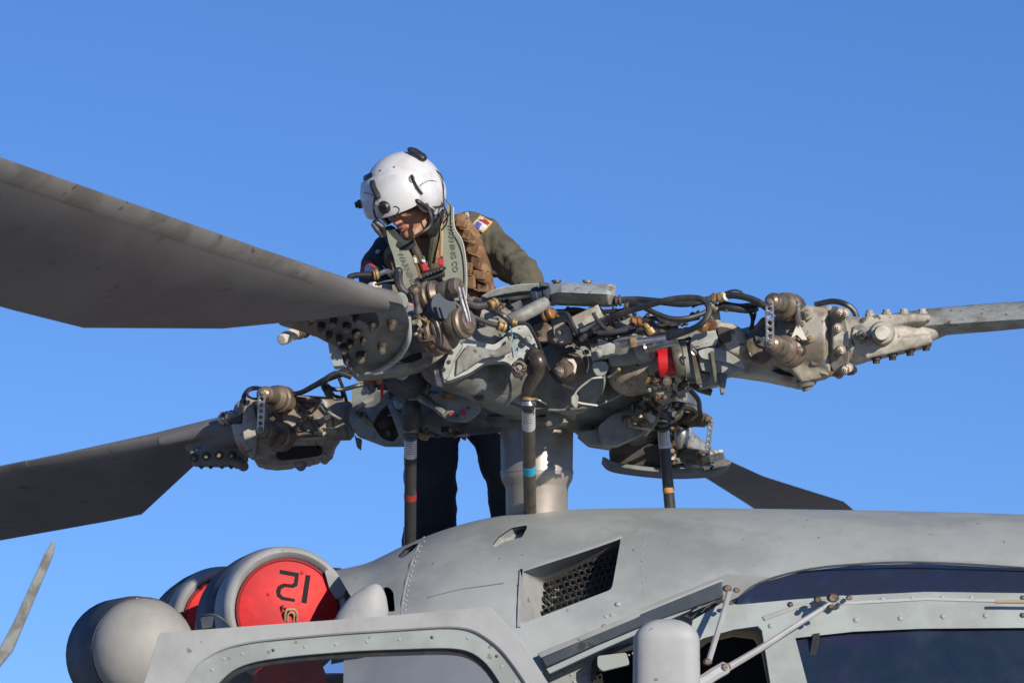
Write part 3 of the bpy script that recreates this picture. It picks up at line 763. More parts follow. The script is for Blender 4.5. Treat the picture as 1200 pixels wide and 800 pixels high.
def fitting(x, y, d, r, parent, rng):
    """a small hydraulic fitting: hex, collar and stub, or a clamp"""
    k = rng.random(); v = Vector((rng.uniform(-1,1), rng.uniform(-1,-.1), rng.uniform(-.8,.8))).normalized(); p = P(x, y, d); R = M_(r, d)
    ml = rng.choice([BRONZE, GREASE, STEEL, BOLTM, BOLTD, BRASS, OLIVE, GREASE, BOLTM])
    m = MB()
    if k < .22:      # flat bracket with a bolt
        x_, y_, z_ = basis(v); m.box(p, x_*R*1.9, y_*R*.9, z_*R*.16); m.box(p + x_*R*1.8 - z_*R*.6, x_*R*.16, y_*R*.9, z_*R*.8)
        m.lathe(p + z_*R*.1, p + z_*R*.7, [(0,R*.6),(1,R*.55)], 6)
        ml = rng.choice([ROTOR, ROTOR_T, STEEL, GREASE, HUBM, BOLTD])
    elif k < .40:    # thin bent line
        x_, y_, z_ = basis(v); m.tube([p - x_*R*3.2, p - x_*R*1.6 + z_*R*.8, p + x_*R*.6 + z_*R, p + x_*R*2.4 - y_*R*1.2], R*.28, 6, 4)
        m.lathe(p + x_*R*2.0 - y_*R, p + x_*R*2.9 - y_*R*1.5, [(0,R*.5),(1,R*.5)], 6)
        ml = rng.choice([STEEL, RUBBER, RUBBER, BRASS, GREASE])
    elif k < .58:
        m.lathe(p - v*R*2, p + v*R*2.2, [(0,R*.5),(.25,R*.55),(.26,R),(.5,R*1.02),(.52,R*.7),(.62,R*.7),(.64,R*.9),(.85,R*.9),(.9,R*.45),(1,R*.4)], 12)
    elif k < .72:
        m.lathe(p - v*R*.8, p + v*R*1.0, [(0,R*1.3),(.4,R*1.3),(.45,R)], 14); m.lathe(p + v*R*.6, p + v*R*1.8, [(0,R*.8),(1,R*.72)], 6)
    elif k < .85:
        x_, y_, z_ = basis(v); m.box(p, x_*R*1.3, y_*R*.8, z_*R*.7); m.lathe(p + z_*R*.4, p + z_*R*1.5, [(0,R*.55),(1,R*.5)], 8)
    else:
        x_, y_, z_ = basis(v); m.tube([p - x_*R*2, p - x_*R, p + z_*R*.8, p + z_*R*2], R*.55, 8, 3); m.lathe(p + z_*R*1.5, p + z_*R*2.6, [(0,R*.8),(1,R*.8)], 6)
    return obj('fitting', m, ml, parent, ang=30)

# ---- arm B (left): folding cuff, hinge body, dampers
bodyB = cast('blade_cuff', [
    ('lathe', (412,492,14.28), (352,490,14.33), [(0,24),(.5,25.5),(1,28)]),
    ('plate', [(300,462),(345,462),(380,467),(388,505),(380,520),(300,522)], 14.24, .14),
    ('plate', [(290,525),(300,543),(322,547),(368,540),(377,535),(378,541),(388,532),(392,519),(398,512),(396,500),(300,505)], lambda x,y: 14.17+(y-500)*.0062, .16),
    ('lathe', (286,503,14.36), (302,500,14.34), [(0,33),(.3,36),(1,36)]),
    ], ROTOR_T, H, .0075, 2)
plate('cuff_hinge_plate', rnd([(338,467),(345,463),(377,466),(381,473),(382,510),(378,514),(336,517),(330,490)], 3), 14.20, .05, ROTOR_T, bodyB, bevel=.004,
      holes=[rnd([(349,471),(371,472),(366,478),(360,485),(355,481),(349,484)], 3), rnd([(348,503),(356,491),(364,493),(369,502),(368,507),(347,507)], 3)])
hb_ = MB(); 
for a, b in (((346,468),(361,485)),((375,472),(361,485)),((361,485),(377,506)),((361,485),(342,508)),((342,510),(378,508)),((344,467),(377,470))):
    hb_.tube([P(*a,14.187), P(*b,14.187)], M_(3.3), 8, 1)
obj('cuff_rib', hb_, GREASE, bodyB)
plate('cuff_backing', [(340,466),(378,468),(381,512),(338,514)], 14.225, .01, ROTOR_T, bodyB, bevel=0)
cylp('rubber_ring', (383,488,14.13),(386,489,14.30), [(0,4),(1,4)], BOLTD, bodyB)
hose('cuff_seam', [(376,467,14.18),(379,476,14.12),(387,484,14.08),(402,493,14.10),(411,500,14.16),(411,508,14.2)], 1.8, HUBM, bodyB)
# black plate painting the shade inside the oval opening below
plate('cuff_pocket_shade', rnd([(322,531),(340,524),(372,520),(378,526),(377,533),(350,537),(326,539)], 6), lambda x, y: 14.145+(y-500)*.0062, .02, CABIN, bodyB)
plate('cuff_flange', circ(293,502,8.5,28,34,-.06), 14.22, .09, ROTOR_T, bodyB, bevel=.003)
plate('cuff_backplate', [(318,470),(338,462),(346,470),(347,495),(338,520),(318,505)], 14.215, .05, GREASE, bodyB, r=5, bevel=.004)
damper((307,461,13.98),(333,469,14.2), 16, bodyB); damper((306,503,13.98),(331,512,14.2), 17, bodyB)
link_bar(307,460,305,503, 13.96, 4.4, bodyB)
for x, y, r in ((318,489,5),(339,478,3),(364,488,3),(370,507,2.4),(343,508,2.6),(312,482,3),(317,541,3),(351,544,4),(366,540,3)):
    bolt((x, y, 14.17), (-.2,-1,-.1), r*.75, GREASE if r > 4 else BOLTM, bodyB)
cylp('cuff_lug', (352,541,14.44),(353,549,14.42), [(0,8),(.6,7),(1,4.5)], HUBM, bodyB)
plate('cuff_fin', [(415,508),(418,512),(424,514),(423,527),(418,523)], 14.1, .03, HUBM, bodyB)
# blade root of B with fitting and bolts
rootB = cast('blade_root_fitting', [('cap', [(284,503,14.38,20),(262,510,14.42,16),(225,522,14.5,9)]), ('plate', [(222,528),(240,522),(290,515),(290,540),(262,546),(225,545)], 14.42, .06),
    ('cap', [(285,497,14.36,14),(240,505,14.42,10),(190,517,14.5,7)])], BLADE, bladeB, .0075, 3)
for x, y in ((228,536),(242,534),(257,533),(272,533)): 
    bolt((x, y, 14.37), (-.1,-1,-.25), 4.2, BOLTD, bladeB); cylp('bolt_tip', (x, y, 14.35),(x-1, y+1, 14.31), [(0,2.6),(.8,2.6),(1,1.6)], BRASS, bladeB, n=10)
for x in (236,247,260,271): bolt((x, 545, 14.44), (0,-.1,-1), 3, BOLTD, bladeB)
cylp('root_plug', (276,540,14.36),(287,547,14.3), [(0,7),(.3,7.5),(.4,6),(.9,6),(1,5)], OLIVE, bladeB)
cylp('connector', (258,492,14.3),(276,488,14.28), [(0,6),(.15,8),(.3,8),(.33,6.5),(.5,6.5),(.52,8.5),(.6,8.5),(.65,7),(1,7)], STEEL, bladeB)
for i, x in enumerate((262,267,272)): cylp('connector_ring', (x-1, 491-i, 14.3),(x+1, 490.6-i, 14.298), [(0,8.6),(1,8.6)], BRASS if i == 1 else GREASE, bladeB)
hose('elbow_boot', [(272,490,14.27),(282,489,14.25),(284.5,480,14.24),(285,468,14.24)], [7,7.5,5.5,3.5], RUBBER, H)
hose('hose', [(285,474,14.24),(286,464,14.22),(291,457,14.2),(299,454.5,14.18),(308,456,14.14)], 2.8, RUBBER, H)
hose('hose', [(300,455,14.2),(292,457,14.16),(290,463,14.14),(297,467,14.12),(307,466,14.1)], 1.6, RUBBER, H)
# cables between cuff B and the hub
hose('hose', [(336,462,14.2),(352,460,14.15),(368,452,14.1),(385,443,14.05),(400,437,14.0),(412,433,14)], [2.6,3.2,3.6,4.2,5,5.4], RUBBER, H)
hose('hose', [(412,442,13.95),(396,437,13.95),(383,443,13.95),(379,452,13.97),(386,462,14.0),(396,466,14.05)], 3.2, RUBBER, H)
hose('hose', [(380,447,13.98),(388,455,13.97),(402,456,13.98),(418,452,13.98),(430,450,14)], 2.6, RUBBER, H)
hose('hose', [(396,440,14.0),(401,452,14.02),(404,462,14.05),(406,470,14.1)], 2.0, RUBBER, H)
hose('hose', [(345,464,14.25),(365,465,14.2),(385,466,14.15),(404,464,14.1)], 1.6, RUBBER, H)
hose('hose', [(386,463,14.0),(394,468,14.0),(401,466,14.05),(400,458,14.05)], 1.6, BOLTD, H)
cylp('clamp', (384,459,13.95),(388,464,13.94), [(0,5),(1,5)], GREASE, H)
# bracket arm of the hub next to cuff B
plate('hub_bracket', rnd([(409,480),(430,466),(458,452),(470,456),(474,470),(486,478),(492,500),(480,520),(450,520),(418,508),(410,496)], 4), lambda x, y: 14.0 - .0009*(x-410), .09, HUBM, hub, bevel=.008,
      holes=[rnd([(436,497),(444,483),(456,472),(463,474),(468,486),(470,505),(462,518),(448,514)], 5)])
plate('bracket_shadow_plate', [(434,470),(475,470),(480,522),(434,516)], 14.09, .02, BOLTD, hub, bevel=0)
plate('hub_shelf', rnd([(412,452),(420,446),(470,438),(476,470),(430,470),(413,480)], 3), 14.09, .05, HUBM, hub, bevel=.004)
plate('bracket_rim', rnd([(409,482),(430,466.5),(458,452.5),(470,456),(468,461),(458,459),(432,472),(415,483)], 2), 13.975, .05, ROTOR, hub, bevel=.004)
hose('strut_tube', [(458,474,13.93),(468,494,13.9),(474,512,13.9)], [4,6,6], HUBM, hub)
cylp('strut_cap', (463,471,13.9),(469,476,13.88), [(0,3),(.5,4.5),(1,4)], ROTOR_L, hub)

# ---- arm A (towards the camera, upper left)
cuffA = cast('blade_cuff', [
    ('lathe', (446,392,13.36), (490,396,13.56), [(0,42),(.35,42),(.4,38),(1,34)]),
    ('plate', [(408,432),(405,418),(440,400),(478,400),(506,400),(540,408),(532,416),(500,428),(470,436),(418,441)], lambda x,y: 13.22+(x-410)*.0012, .14),
    ('plate', [(470,372),(480,363),(497,362),(506,385),(508,412),(480,418),(462,405)], 13.25, .12),
    ('cap', [(500,405,13.5,26),(540,425,13.6,26),(580,440,13.7,30)]),
    ], ROTOR, H, .0075, 3)
dA = lambda x, y: 12.86 + .0042*(y-350) + .0006*(440-x)*.3
plate('cuff_flange', rnd([(392,352),(440,350),(474,356),(480,376),(478,398),(466,418),(447,431),(424,437),(406,430),(396,415),(388,396)], 8), dA, .03, HUBM, cuffA, bevel=.004)
hose('flange_rim', [(479.5,372,12.99),(478.5,398,13.04),(467,418,13.12),(448,432,13.18),(428,438,13.21)], [2.2,3.4,3.6,3.2,1.6], ROTOR_L, cuffA, n=10)  # sunlit lower edge of the flange put into a paler rim colour
hose('flange_rim', [(404,432,13.24),(392,412,13.16),(386,398,13.1)], 1.6, ROTOR, cuffA, n=8)
plate('cuff_pocket_shade', rnd([(462,426),(480,416),(494,412),(495,419),(484,424)], 3), 13.205, .02, CABIN, cuffA)  # black plate painting the dark inside the hollow
nA = Vector((-.1,-.62,-.78))
def studA(x, y, r, mt, par):
    r *= .8
    d = dA(x, y); q = P(x, y, d); m = MB(); m.lathe(q - nA*.01, q + nA*.022, [(0, M_(r*1.5,13)),(.7, M_(r*1.45,13)),(1, M_(r*1.2,13))], 20)
    obj('bolt_boss', m, BOLTD, par); o = bolt((x, y, d), nA, r*.85, mt, par); o.location = o.location + nA*.026
for x, y, r in ((460,377.5,5.5),(449,404.5,5.5),(424,415,6),(404,405,5)): studA(x, y, r, BOLTM if y > 380 else GREASE, cuffA)
for x, y, r in ((377,380,4.2),(391,374,4),(386,390,3.6),(398,394,3.6),(407,380,4.4),(418,388,4.6),(411,399,3.4),(426,397,3.4),(417,369,3.4),(437,380,3.6),(365,373,3)): studA(x, y, r, random.choice([BOLTM, BOLTD, GREASE]), bladeA)
plate('root_patch', rnd([(400,362),(424,357),(440,364),(446,380),(438,388),(428,378),(410,370)], 5), lambda x, y: dA(x, y)-.004, .02, SLATE, bladeA, bevel=.003)
plate('root_cheek', rnd([(322,377),(350,362),(390,350),(440,350),(470,362),(472,390),(440,412),(410,418),(392,404),(366,390)], 8), lambda x, y: dA(x, y)+.002, .05, BLADE, bladeA, bevel=.006)
plate('root_end_cap', circ(471,352,7,18,10,-.3), 12.97, .05, ROTOR, bladeA, bevel=.006)
cylp('connector_plug', (330,398,13.05),(346,390,13.12), [(0,5),(.05,7),(.25,7.6),(.3,6.8),(.5,7.4),(.55,6.8),(.8,7.4),(1,6)], CAPW, bladeA, n=20, ang=20)
cylp('connector', (346,390,13.12),(366,384,13.2), [(0,8),(.2,9),(.3,7),(.5,9.5),(.7,7.5),(1,6)], GREASE, bladeA, n=20, ang=20)
for i, (x, y) in enumerate(((360,384),(368,390),(374,388),(354,380))): fitting(x, y, 13.12, 3.4, bladeA, random)
plate('cuff_block', rnd([(384,400),(392,402),(399,410),(403,428),(391,429),(387,418)], 2), 13.1, .08, HULL_G, cuffA, bevel=.004)
plate('cuff_block', [(399,406),(408,410),(414,438),(406,430)], 13.13, .08, BOLTD, cuffA)
# big dampers and chrome pin
damper((541,334,13.10),(492,352,13.18), 19, cuffA); damper((551,376,13.10),(504,388,13.19), 30, cuffA)
for p_ in ((539,335,13.09),(549,376,13.09)): 
    cylp('damper_cap', p_, (p_[0]-9, p_[1]+3, 13.105), [(0,8),(.1,10.5),(.9,10.5),(1,9.5)], BRONZE, cuffA, n=24)
cylp('damper_ring', (520,358,13.1),(513,362,13.14), [(0,16),(1,16)], SLATE, cuffA, n=28)
cylp('chrome_pin', (486,341,13.05),(490,366,13.07), [(0,2.4),(.05,4),(.8,4.2),(.85,5.5),(1,5.5)], STEEL, cuffA)
cylp('pin_collar', (484,337,13.04),(487,343,13.05), [(0,4),(.3,6),(.8,6),(1,4.5)], GREASE, cuffA)
hose('link_rod', [(537,336,12.98),(540,350,12.98),(545,366,12.98),(548,377,12.98)], 2.6, STEEL, cuffA, n=6)
hose('link_rod', [(542,337,12.99),(545,350,12.99),(549,366,12.99),(551,377,12.99)], 1.5, STEEL, cuffA, n=6)
hose('elbow_boot', [(477,344,13.0),(470,338,13.0),(467,328,13.0),(467,318,13.0)], [4,5,5,5.4], RUBBER, H)
m = MB(); m.ball(P(467,318,13.0), M_(5.4, 13)); obj('boot_tip', m, RUBBER, H)
hose('hose', [(412,330,13.0),(410,325,13.0),(418,322.5,13.0),(434,322,13.0),(442,321,13)], 3.6, RUBBER, H)
cylp('clamp', (437,322,13.0),(444,320.5,13.0), [(0,5),(.2,7),(.4,5.5),(.6,7),(1,5)], BRASS, H)
hose('hose', [(444,321,13),(452,318,13.02),(460,320,13.04),(466,322,13.04)], 3, STEEL, H)
hose('hose', [(438,334,13),(450,330,13.0),(462,328,13.0)], 1.2, STEEL, H)
cylp('fitting', (432,337,13.02),(440,334,13.0), [(0,4),(.5,5.4),(1,4)], CAPW, H)
plate('hinge_arm', rnd([(434,338),(452,332),(474,336),(480,344),(466,344),(445,340)], 2), 13.05, .05, ROTOR_T, cuffA)
rg = random.Random(5)
for x, y in ((482,350),(492,372),(484,378),(497,380),(489,392),(478,344),(493,338),(500,396),(486,366),(478,372)): fitting(x, y, 13.08+rg.uniform(0,.04), rg.uniform(3,5.5), cuffA, rg)

# ---- pitch horn and its bolts
horn = plate('pitch_horn', rnd([(515.6,434),(524,414),(535,402),(548,398),(579,404),(592,395),(598,385),(608,381),(620,381),(626,396),(631,410),(621,413),(618,424),(615,438),(608,441),(601,438),(599,427),(591,423),(569,424.5),(550,437),(532,444),(524,447)], 4), lambda x, y: 13.3+.0006*(x-515), .07, ROTOR_L, H, bevel=.008)
plate('horn_flange', rnd([(518,438),(521,424),(530,407),(541,398),(543,403),(534,417),(527,438),(521,446)], 3), 13.265, .05, ROTOR_L, horn, bevel=.004)
plate('horn_web', [(548,404),(580,410),(594,402),(601,391),(599,412),(585,418),(566,420),(548,432),(534,440),(536,420)], 13.30, .02, ROTOR, horn, bevel=.003)
plate('horn_step', [(545,397),(560,385),(590,378),(598,382),(596,392),(580,402),(560,401)], 13.37, .08, ROTOR, horn, bevel=.004)
plate('tab', [(508,433),(512,452),(519,453),(514,432)], 13.3, .012, STEEL, horn); plate('tab', [(517,438),(520,449),(523,448),(524,440)], 13.28, .012, STEEL, horn)
for x, y in ((529,413),(526,424),(520,433)): cylp('lightening_hole', (x, y, 13.262),(x, y, 13.27), [(0,2.4),(1,2.6)], BOLTD, horn, n=12)
for x, y, r in ((619,397,3.6),(604,395,2),(626,404,1.6),(612,404,1.6)): bolt((x, y, 13.33), (-.1,-1,.1), r, ROTOR_L if r > 3 else BOLTD, horn)
m = MB(); c = P(608,431,13.28); m.lathe(c + Vector((0,.03,0)), c, [(0, M_(9)),(.8, M_(9)),(1,M_(7.5))], 18); 
for i in range(10):
    a = 2*PI*i/10; m.lathe(c + Vector((M_(6)*math.cos(a), 0, M_(6)*math.sin(a))), c + Vector((M_(6)*math.cos(a), -.02, M_(6)*math.sin(a))), [(0,M_(1.8)),(1,M_(1.4))], 6)
obj('castle_nut', m, BOLTM, horn); bolt((608,431,13.25), (0,-1,0), 3, BOLTM, horn)
hose('torque_paint_line', [(597,381,13.325),(602,398,13.335),(606,415,13.335)], .7, CYAN, horn, n=4)
hose('horn_fork_ring', [(634,428,13.33),(632,416,13.30),(625,411,13.30),(619,416,13.32),(617,425,13.34)], 4, BOLTD, horn)

# ---- pitch control rods
def rod(pts, r, band, bandmat, label_at, lab, mat_rod, top=None):
    o = hose('pitch_control_rod', pts, r, mat_rod, H, n=20, sub=3, label=lab)
    (x, y, d), (x2, y2, d2) = band
    cylp('rod_band', (x, y, d),(x2, y2, d2), [(0, r+.35),(1, r+.35)], bandmat, o, n=20)
    (x, y, d), (x2, y2, d2) = label_at
    cylp('rod_label', (x, y, d),(x2, y2, d2), [(0, r+.5),(1, r+.5)], LABELM, o, n=20)
    L = abs(y2-y); k = 0; rg = random.Random(int(x))
    m = MB()
    yy = y + 2
    while yy < y2 - 2:
        t = (yy-y)/(y2-y); xc = lerp(x, x2, t); xs = xc - r*.65
        while xs < xc + r*.6:
            w = rg.uniform(.8, 2); 
            ang = math.asin(max(-1, min(1, (xs-xc)/(r+.6)))); p = P(xs, yy, d) + Vector((0, -M_(r+.7)*math.cos(ang), 0)); m.box(p, Vector((M_(w*.4),0,0)), Vector((0,.0008,0)), Vector((0,0,M_(.45))))
            xs += w + .8
        yy += 2.4
    q = obj('label_print', m, INK, o, smooth=False); q['kind'] = 'stuff'
    return o
rc = rod([(619,470,13.4),(620.2,542,13.65),(621.5,614,13.90)], 7.6, ((620.2,543.5,13.655),(620.4,552.5,13.686)), CYAN, ((619.1,478,13.428),(619.5,500,13.504)), 'pitch control rod with a cyan band in front of the mast', RODM)
hose('rod_end', [(627,416,13.3),(631,424,13.28),(630,436,13.3),(622,449,13.34),(619,460,13.38),(619,472,13.4)], [9,9,8.5,8.2,8.2,8.2], RODM, rc, n=18)
cylp('rod_collar', (619,464,13.39),(619,469,13.39), [(0,8.6),(.1,10),(.9,10),(1,8.6)], BRASS, rc); cylp('rod_collar', (619,470,13.39),(619,475,13.39), [(0,9),(1,9.6)], STEEL, rc)
hose('lock_wire', [(627,467,13.35),(634,470,13.35),(640,473,13.38)], 1.2, STEEL, rc)
rl = rod([(481,515,13.75),(480.8,579,13.84),(480.5,643,13.93)], 7.0, ((480.8,578,13.8386),(480.8,585,13.8484)), DRED, ((481,514,13.749),(481,535,13.778)), 'dark pitch control rod with a dark red band in front of the person\'s leg', BOOT)
cylp('rod_boot', (483,468,13.72),(481,504,13.74), [(0,7),(.15,10),(.55,12),(.8,9.5),(1,8.5)], RUBBER, rl, n=24)
for y in (503,508): cylp('rod_collar', (481.5,y,13.74),(481.5,y+4,13.74), [(0,8),(.1,8.8),(.9,8.8),(1,8)], BOLTM if y == 503 else BOLTD, rl)
rr_ = rod([(777,500,14.0),(781.2,549,14.0),(785.5,598,14.0)], 6.6, ((783.1,571,14.0),(783.7,577,14.0)), ORANGE, ((777.2,503,14.0),(779.2,525,14.0)), 'dark pitch control rod with an orange band at the right', BOOT)
cylp('rod_boot', (776,462,13.93),(776,492,13.96), [(0,7),(.15,11),(.9,12),(1,10)], RUBBER, rr_, n=24)
cylp('rod_collar', (776,491,13.96),(776.5,502,13.98), [(0,9),(.1,10.5),(.3,10.5),(.4,8),(.6,8),(.65,10),(.9,10),(1,8)], BOLTD, rr_, n=20)
hose('torque_line', [(768,493,13.93),(776,492,13.92),(782,494,13.93)], 1.2, STEEL, rr_)

# ---- top of the hub: cap dish, brown drum, long box, tube fitting
dish = plate('hub_cap_dish', [(563,347),(575,340),(590,335.5),(610,332.5),(636,331.5),(652,333),(652,341),(636,341),(610,342),(590,345),(570,350)], lambda x, y: 13.75+.0015*(y-340), .35, ROTOR_L, hub, bevel=.004)
m = MB(); m.lathe(P(612,344,13.95), P(612,372,13.95), [(0,M_(24)),(.1,M_(26)),(.6,M_(26)),(.7,M_(30)),(1,M_(32))], 36); obj('hub_drum', m, GREASE, hub)
plate('drum_placard', rnd([(597,357),(610,351),(613,361),(600,365)], 2), 13.72, .03, STEEL, hub, bevel=.001)
box = MB()
x0, x1 = 641, 721
R0 = [P(x0,335,13.45),P(x0,332,13.6),P(x0,356,13.6),P(x0,356,13.42)]
rings = [[P(x0,334,13.47),P(x0+2,333,13.62),P(x0+2,357,13.62),P(x0,357.5,13.45)],[P(x0+18,341,13.37),P(x0+16,332,13.62),P(x0+16,358,13.62),P(x0+14,355,13.40)],[P(x1-10,343,13.35),P(x1-8,334,13.60),P(x1-8,361,13.60),P(x1-10,357,13.38)],[P(x1,334,13.44),P(x1,334,13.58),P(x1,359,13.58),P(x1,358,13.42)]]
rings = [[P(x0,334,13.50),P(x0,333,13.62),P(x0,357,13.62),P(x0,357,13.50),P(x0,346,13.49)],
         [P(x0+17,331.5,13.50),P(x0+17,331,13.62),P(x0+17,358,13.62),P(x0+17,355,13.46),P(x0+17,342,13.38)],
         [P(x1-9,332.5,13.48),P(x1-9,332,13.60),P(x1-9,360,13.60),P(x1-9,357,13.44),P(x1-9,344,13.36)],
         [P(x1,333.5,13.46),P(x1,333,13.58),P(x1,359,13.58),P(x1,358,13.46),P(x1,346,13.45)]]
hbx = obj('accumulator_box', MB().loft(rings), ROTOR_L, hub, bevel=.003, ang=20)
for x in (652,688.5):
    cylp('cap_nut', (x,334,13.54),(x,328,13.54), [(0,4),(.5,4),(.55,6),(1,5.6)], GREASE, hbx, n=12)
cylp('connector', (624,347,13.48),(643,343,13.46), [(0,8),(.1,10),(.4,10.5),(.45,8.5),(.8,8.5),(.85,10),(1,10)], SLATE, hub, n=20, ang=20)
plate('bracket_plate', [(632,330),(644,331),(644,336),(632,335)], 13.42, .03, SLATE, hub)
hose('tube_fitting', [(598,376,13.35),(612,369,13.35),(630,360,13.38),(640,354,13.4)], [8.5,8.5,8.5,7], ROTOR, hub, n=10)
cylp('clamp', (613,364,13.35),(617,372,13.35), [(0,1.5),(1,1.5)], BLACK, hub)
plate('hub_plate', rnd([(566,360),(590,358),(600,366),(604,384),(580,386),(560,378)], 3), 13.5, .04, ROTOR_T, hub)
plate('hub_plate', rnd([(624,381),(640,377),(651,388),(648,400),(632,400)], 2), 13.45, .05, GREASE, hub)
plate('hub_plate', rnd([(648,382),(660,377),(668,384),(672,398),(656,402),(650,396)], 3), 13.42, .06, ROTOR_T, hub)
bolt((656,390,13.41), (-.1,-1,.1), 3, BOLTM, hub); bolt((632,390,13.44), (-.1,-1,.1), 2.8, BOLTD, hub)
bx = MB(); bx.box(P(686,374,13.4), Vector((M_(17),0,M_(8))), Vector((0,.04,0)), Vector((-M_(3),0,M_(7)))); obj('valve_block', bx, ROTOR_T, hub, bevel=.003)
bx = MB(); bx.box(P(690,384,13.42), Vector((M_(19),0,M_(7))), Vector((0,.04,0)), Vector((-M_(2),0,M_(4)))); obj('valve_block', bx, SLATE, hub, bevel=.003)
cylp('brass_fitting', (637,371,13.4),(648,366,13.38), [(0,4),(.1,7),(.3,7),(.35,5.5),(.6,5.5),(.65,7.2),(.9,7.2),(1,5)], RUST, hub, n=16, ang=20)
# spindle eye with nut on the dark hub front
m = MB(); m.lathe(P(668,430,13.52), P(664,431,13.34), [(0,M_(17)),(.35,M_(15)),(.5,M_(11)),(.75,M_(11)),(.8,M_(8)),(1,M_(8))], 28); sp = obj('spindle_boss', m, BRONZE, hub, ang=25)
m = MB(); m.lathe(P(660,433,13.36), P(656,435,13.26), [(0,M_(9)),(.4,M_(9)),(.5,M_(7)),(1,M_(6.5))], 20); obj('spindle_nut', m, GREASE, hub, ang=25); bolt((655.5,435,13.25), (-.3,-1,.1), 4.2, BOLTM, hub)
plate('spindle_crescent', [(664,421),(672,420),(676,428),(674,438),(670,436),(671,428)], 13.36, .02, CAPW, hub)

# ---- arm C (right)
armC = cast('blade_cuff', [
    ('cap', [(740,435,13.7,30),(800,424,13.62,26)]),
    ('cap', [(838,418,13.62,24),(870,412,13.56,27),(900,408,13.54,31)]),
    ('lathe', (905,403,13.52), (976,399,13.46), [(0,30),(.25,38),(.7,40),(1,42)]),
    ('plate', [(835,376),(858,378),(872,386),(880,400),(870,418),(852,412),(845,395)], 13.46, .1),
    ('plate', [(820,408),(845,405),(872,415),(890,430),(935,440),(960,446),(942,451),(900,442),(860,436),(826,430)], 13.48, .14),
    ('plate', [(925,360),(938,356),(968,360),(975,380),(972,440),(940,448),(925,430)], 13.40, .1),
    ], ROTOR_T, H, .0075, 2)
plate('cuff_flange', circ(982,400,13,36,42,-.07), lambda x, y: 13.38-.0022*(x-982), .05, ROTOR_T, armC, bevel=.003)
plate('fork_prong', rnd([(812,392),(838,386),(842,398),(838,404),(815,409),(808,402)], 3), 13.38, .08, ROTOR_L, armC, bevel=.005)
plate('fork_prong', rnd([(817,411),(830,407),(850,410),(866,420),(874,432),(852,424),(822,420)], 4), 13.38, .06, ROTOR_L, armC, bevel=.005)
plate('fork_prong', rnd([(760,392),(790,384),(840,386),(838,390),(800,397),(762,402)], 3), 13.44, .08, ROTOR, armC, bevel=.005)
plate('fork_web', rnd([(818,414),(850,420),(874,434),(852,438),(822,434)], 3), 13.40, .12, ROTOR, armC, bevel=.004)
plate('fork_pocket', rnd([(842,382),(856,384),(858,400),(846,402),(841,394)], 4), 13.455, .03, GREASE, armC, bevel=.003)
plate('cuff_pocket_shade', rnd([(903,433),(930,431),(946,430),(959,440),(940,443),(914,438)], 4), 13.455, .02, CABIN, armC)  # flat black plate, painted shade of the opening under the cuff
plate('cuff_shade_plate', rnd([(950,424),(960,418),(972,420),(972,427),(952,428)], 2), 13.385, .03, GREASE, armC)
m = MB(); m.lathe(P(944,446,13.45), P(946,458,13.45), [(0,M_(13)),(.5,M_(11)),(.6,M_(6)),(1,M_(5))], 18); obj('cuff_lug', m, ROTOR, armC)
plate('grease_mark', [(968,433),(978,436),(982,442),(974,440)], 13.375, .01, RUST, armC, bevel=.001)
plate('cuff_side_plate', rnd([(877,392),(894,370),(908,376),(912,412),(896,426),(880,420),(874,405)], 5), 13.43, .06, GREASE, armC, bevel=.004)
plate('cuff_side_inset', rnd([(884,394),(897,381),(902,392),(900,408),(888,404)], 3), 13.42, .03, SLATE, armC, bevel=.003)
for y in (390,398): cylp('bolt_hole', (892,y,13.41),(892,y,13.425), [(0,2.5),(1,2.5)], BOLTD, armC, n=12)
damper((903,352,13.2),(929,362,13.42), 17, armC); damper((903,402,13.2),(928,413,13.42), 18, armC)
link_bar(902,354,902.5,402, 13.17, 5, armC)
cylp('chrome_pin', (935,353,13.33),(935,384,13.34), [(0,2),(.1,2),(.12,4),(.2,4),(.22,3.4),(.7,4.6),(.75,3.6),(1,3.6)], STEEL, armC)
plate('pin_clevis', rnd([(927,396),(933,382),(938,382),(946,398),(940,398),(934,392)], 1), 13.33, .03, CAPW, armC, bevel=.002)
for x, y, r in ((945,367,6.5),(937,410,6),(949,396,4.5),(930,396,4),(941,378,2.5)):
    m = MB(); m.lathe(P(x, y, 13.40), P(x-.5, y, 13.35), [(0,M_(r*1.3)),(.7,M_(r*1.3)),(1,M_(r))], 16); obj('bolt_boss', m, BOLTD if y > 400 else ROTOR_T, armC)
    bolt((x-.5, y, 13.34), (-.25,-1,.1), r*.6, BOLTM if x != 949 else BRASS, armC)
for x, y in ((984,366),(990,366.5),(981,384),(985,410),(990,433),(994,431)):
    m = MB(); m.lathe(P(x, y, 13.37), P(x+1, y, 13.33), [(0,M_(6)),(.6,M_(5.6)),(1,M_(4.5))], 16); obj('bolt_boss', m, ROTOR_T, armC); bolt((x, y, 13.325), (.35,-1,.1), 3.3, BOLTM, armC)
cylp('root_plug', (994,434,13.36),(1002,433,13.34), [(0,6),(.6,6),(.7,5),(1,4)], BOLTD, armC)
rootC = cast('blade_root_fitting', [
    ('lathe', (984,401,13.45), (1012,398,13.42), [(0,34),(.4,30),(1,27)]),
    ('cap', [(1005,397,13.43,25),(1040,392,13.42,21),(1085,386,13.46,16),(1112,381,13.56,10)]),
    ('plate', [(1008,372),(1030,368),(1090,366),(1092,376),(1010,384)], 13.36, .12),
    ('plate', [(1010,404),(1090,390),(1094,402),(1060,410),(1015,420)], 13.36, .12),
    ], ROTOR_T, bladeC, .0075, 3)
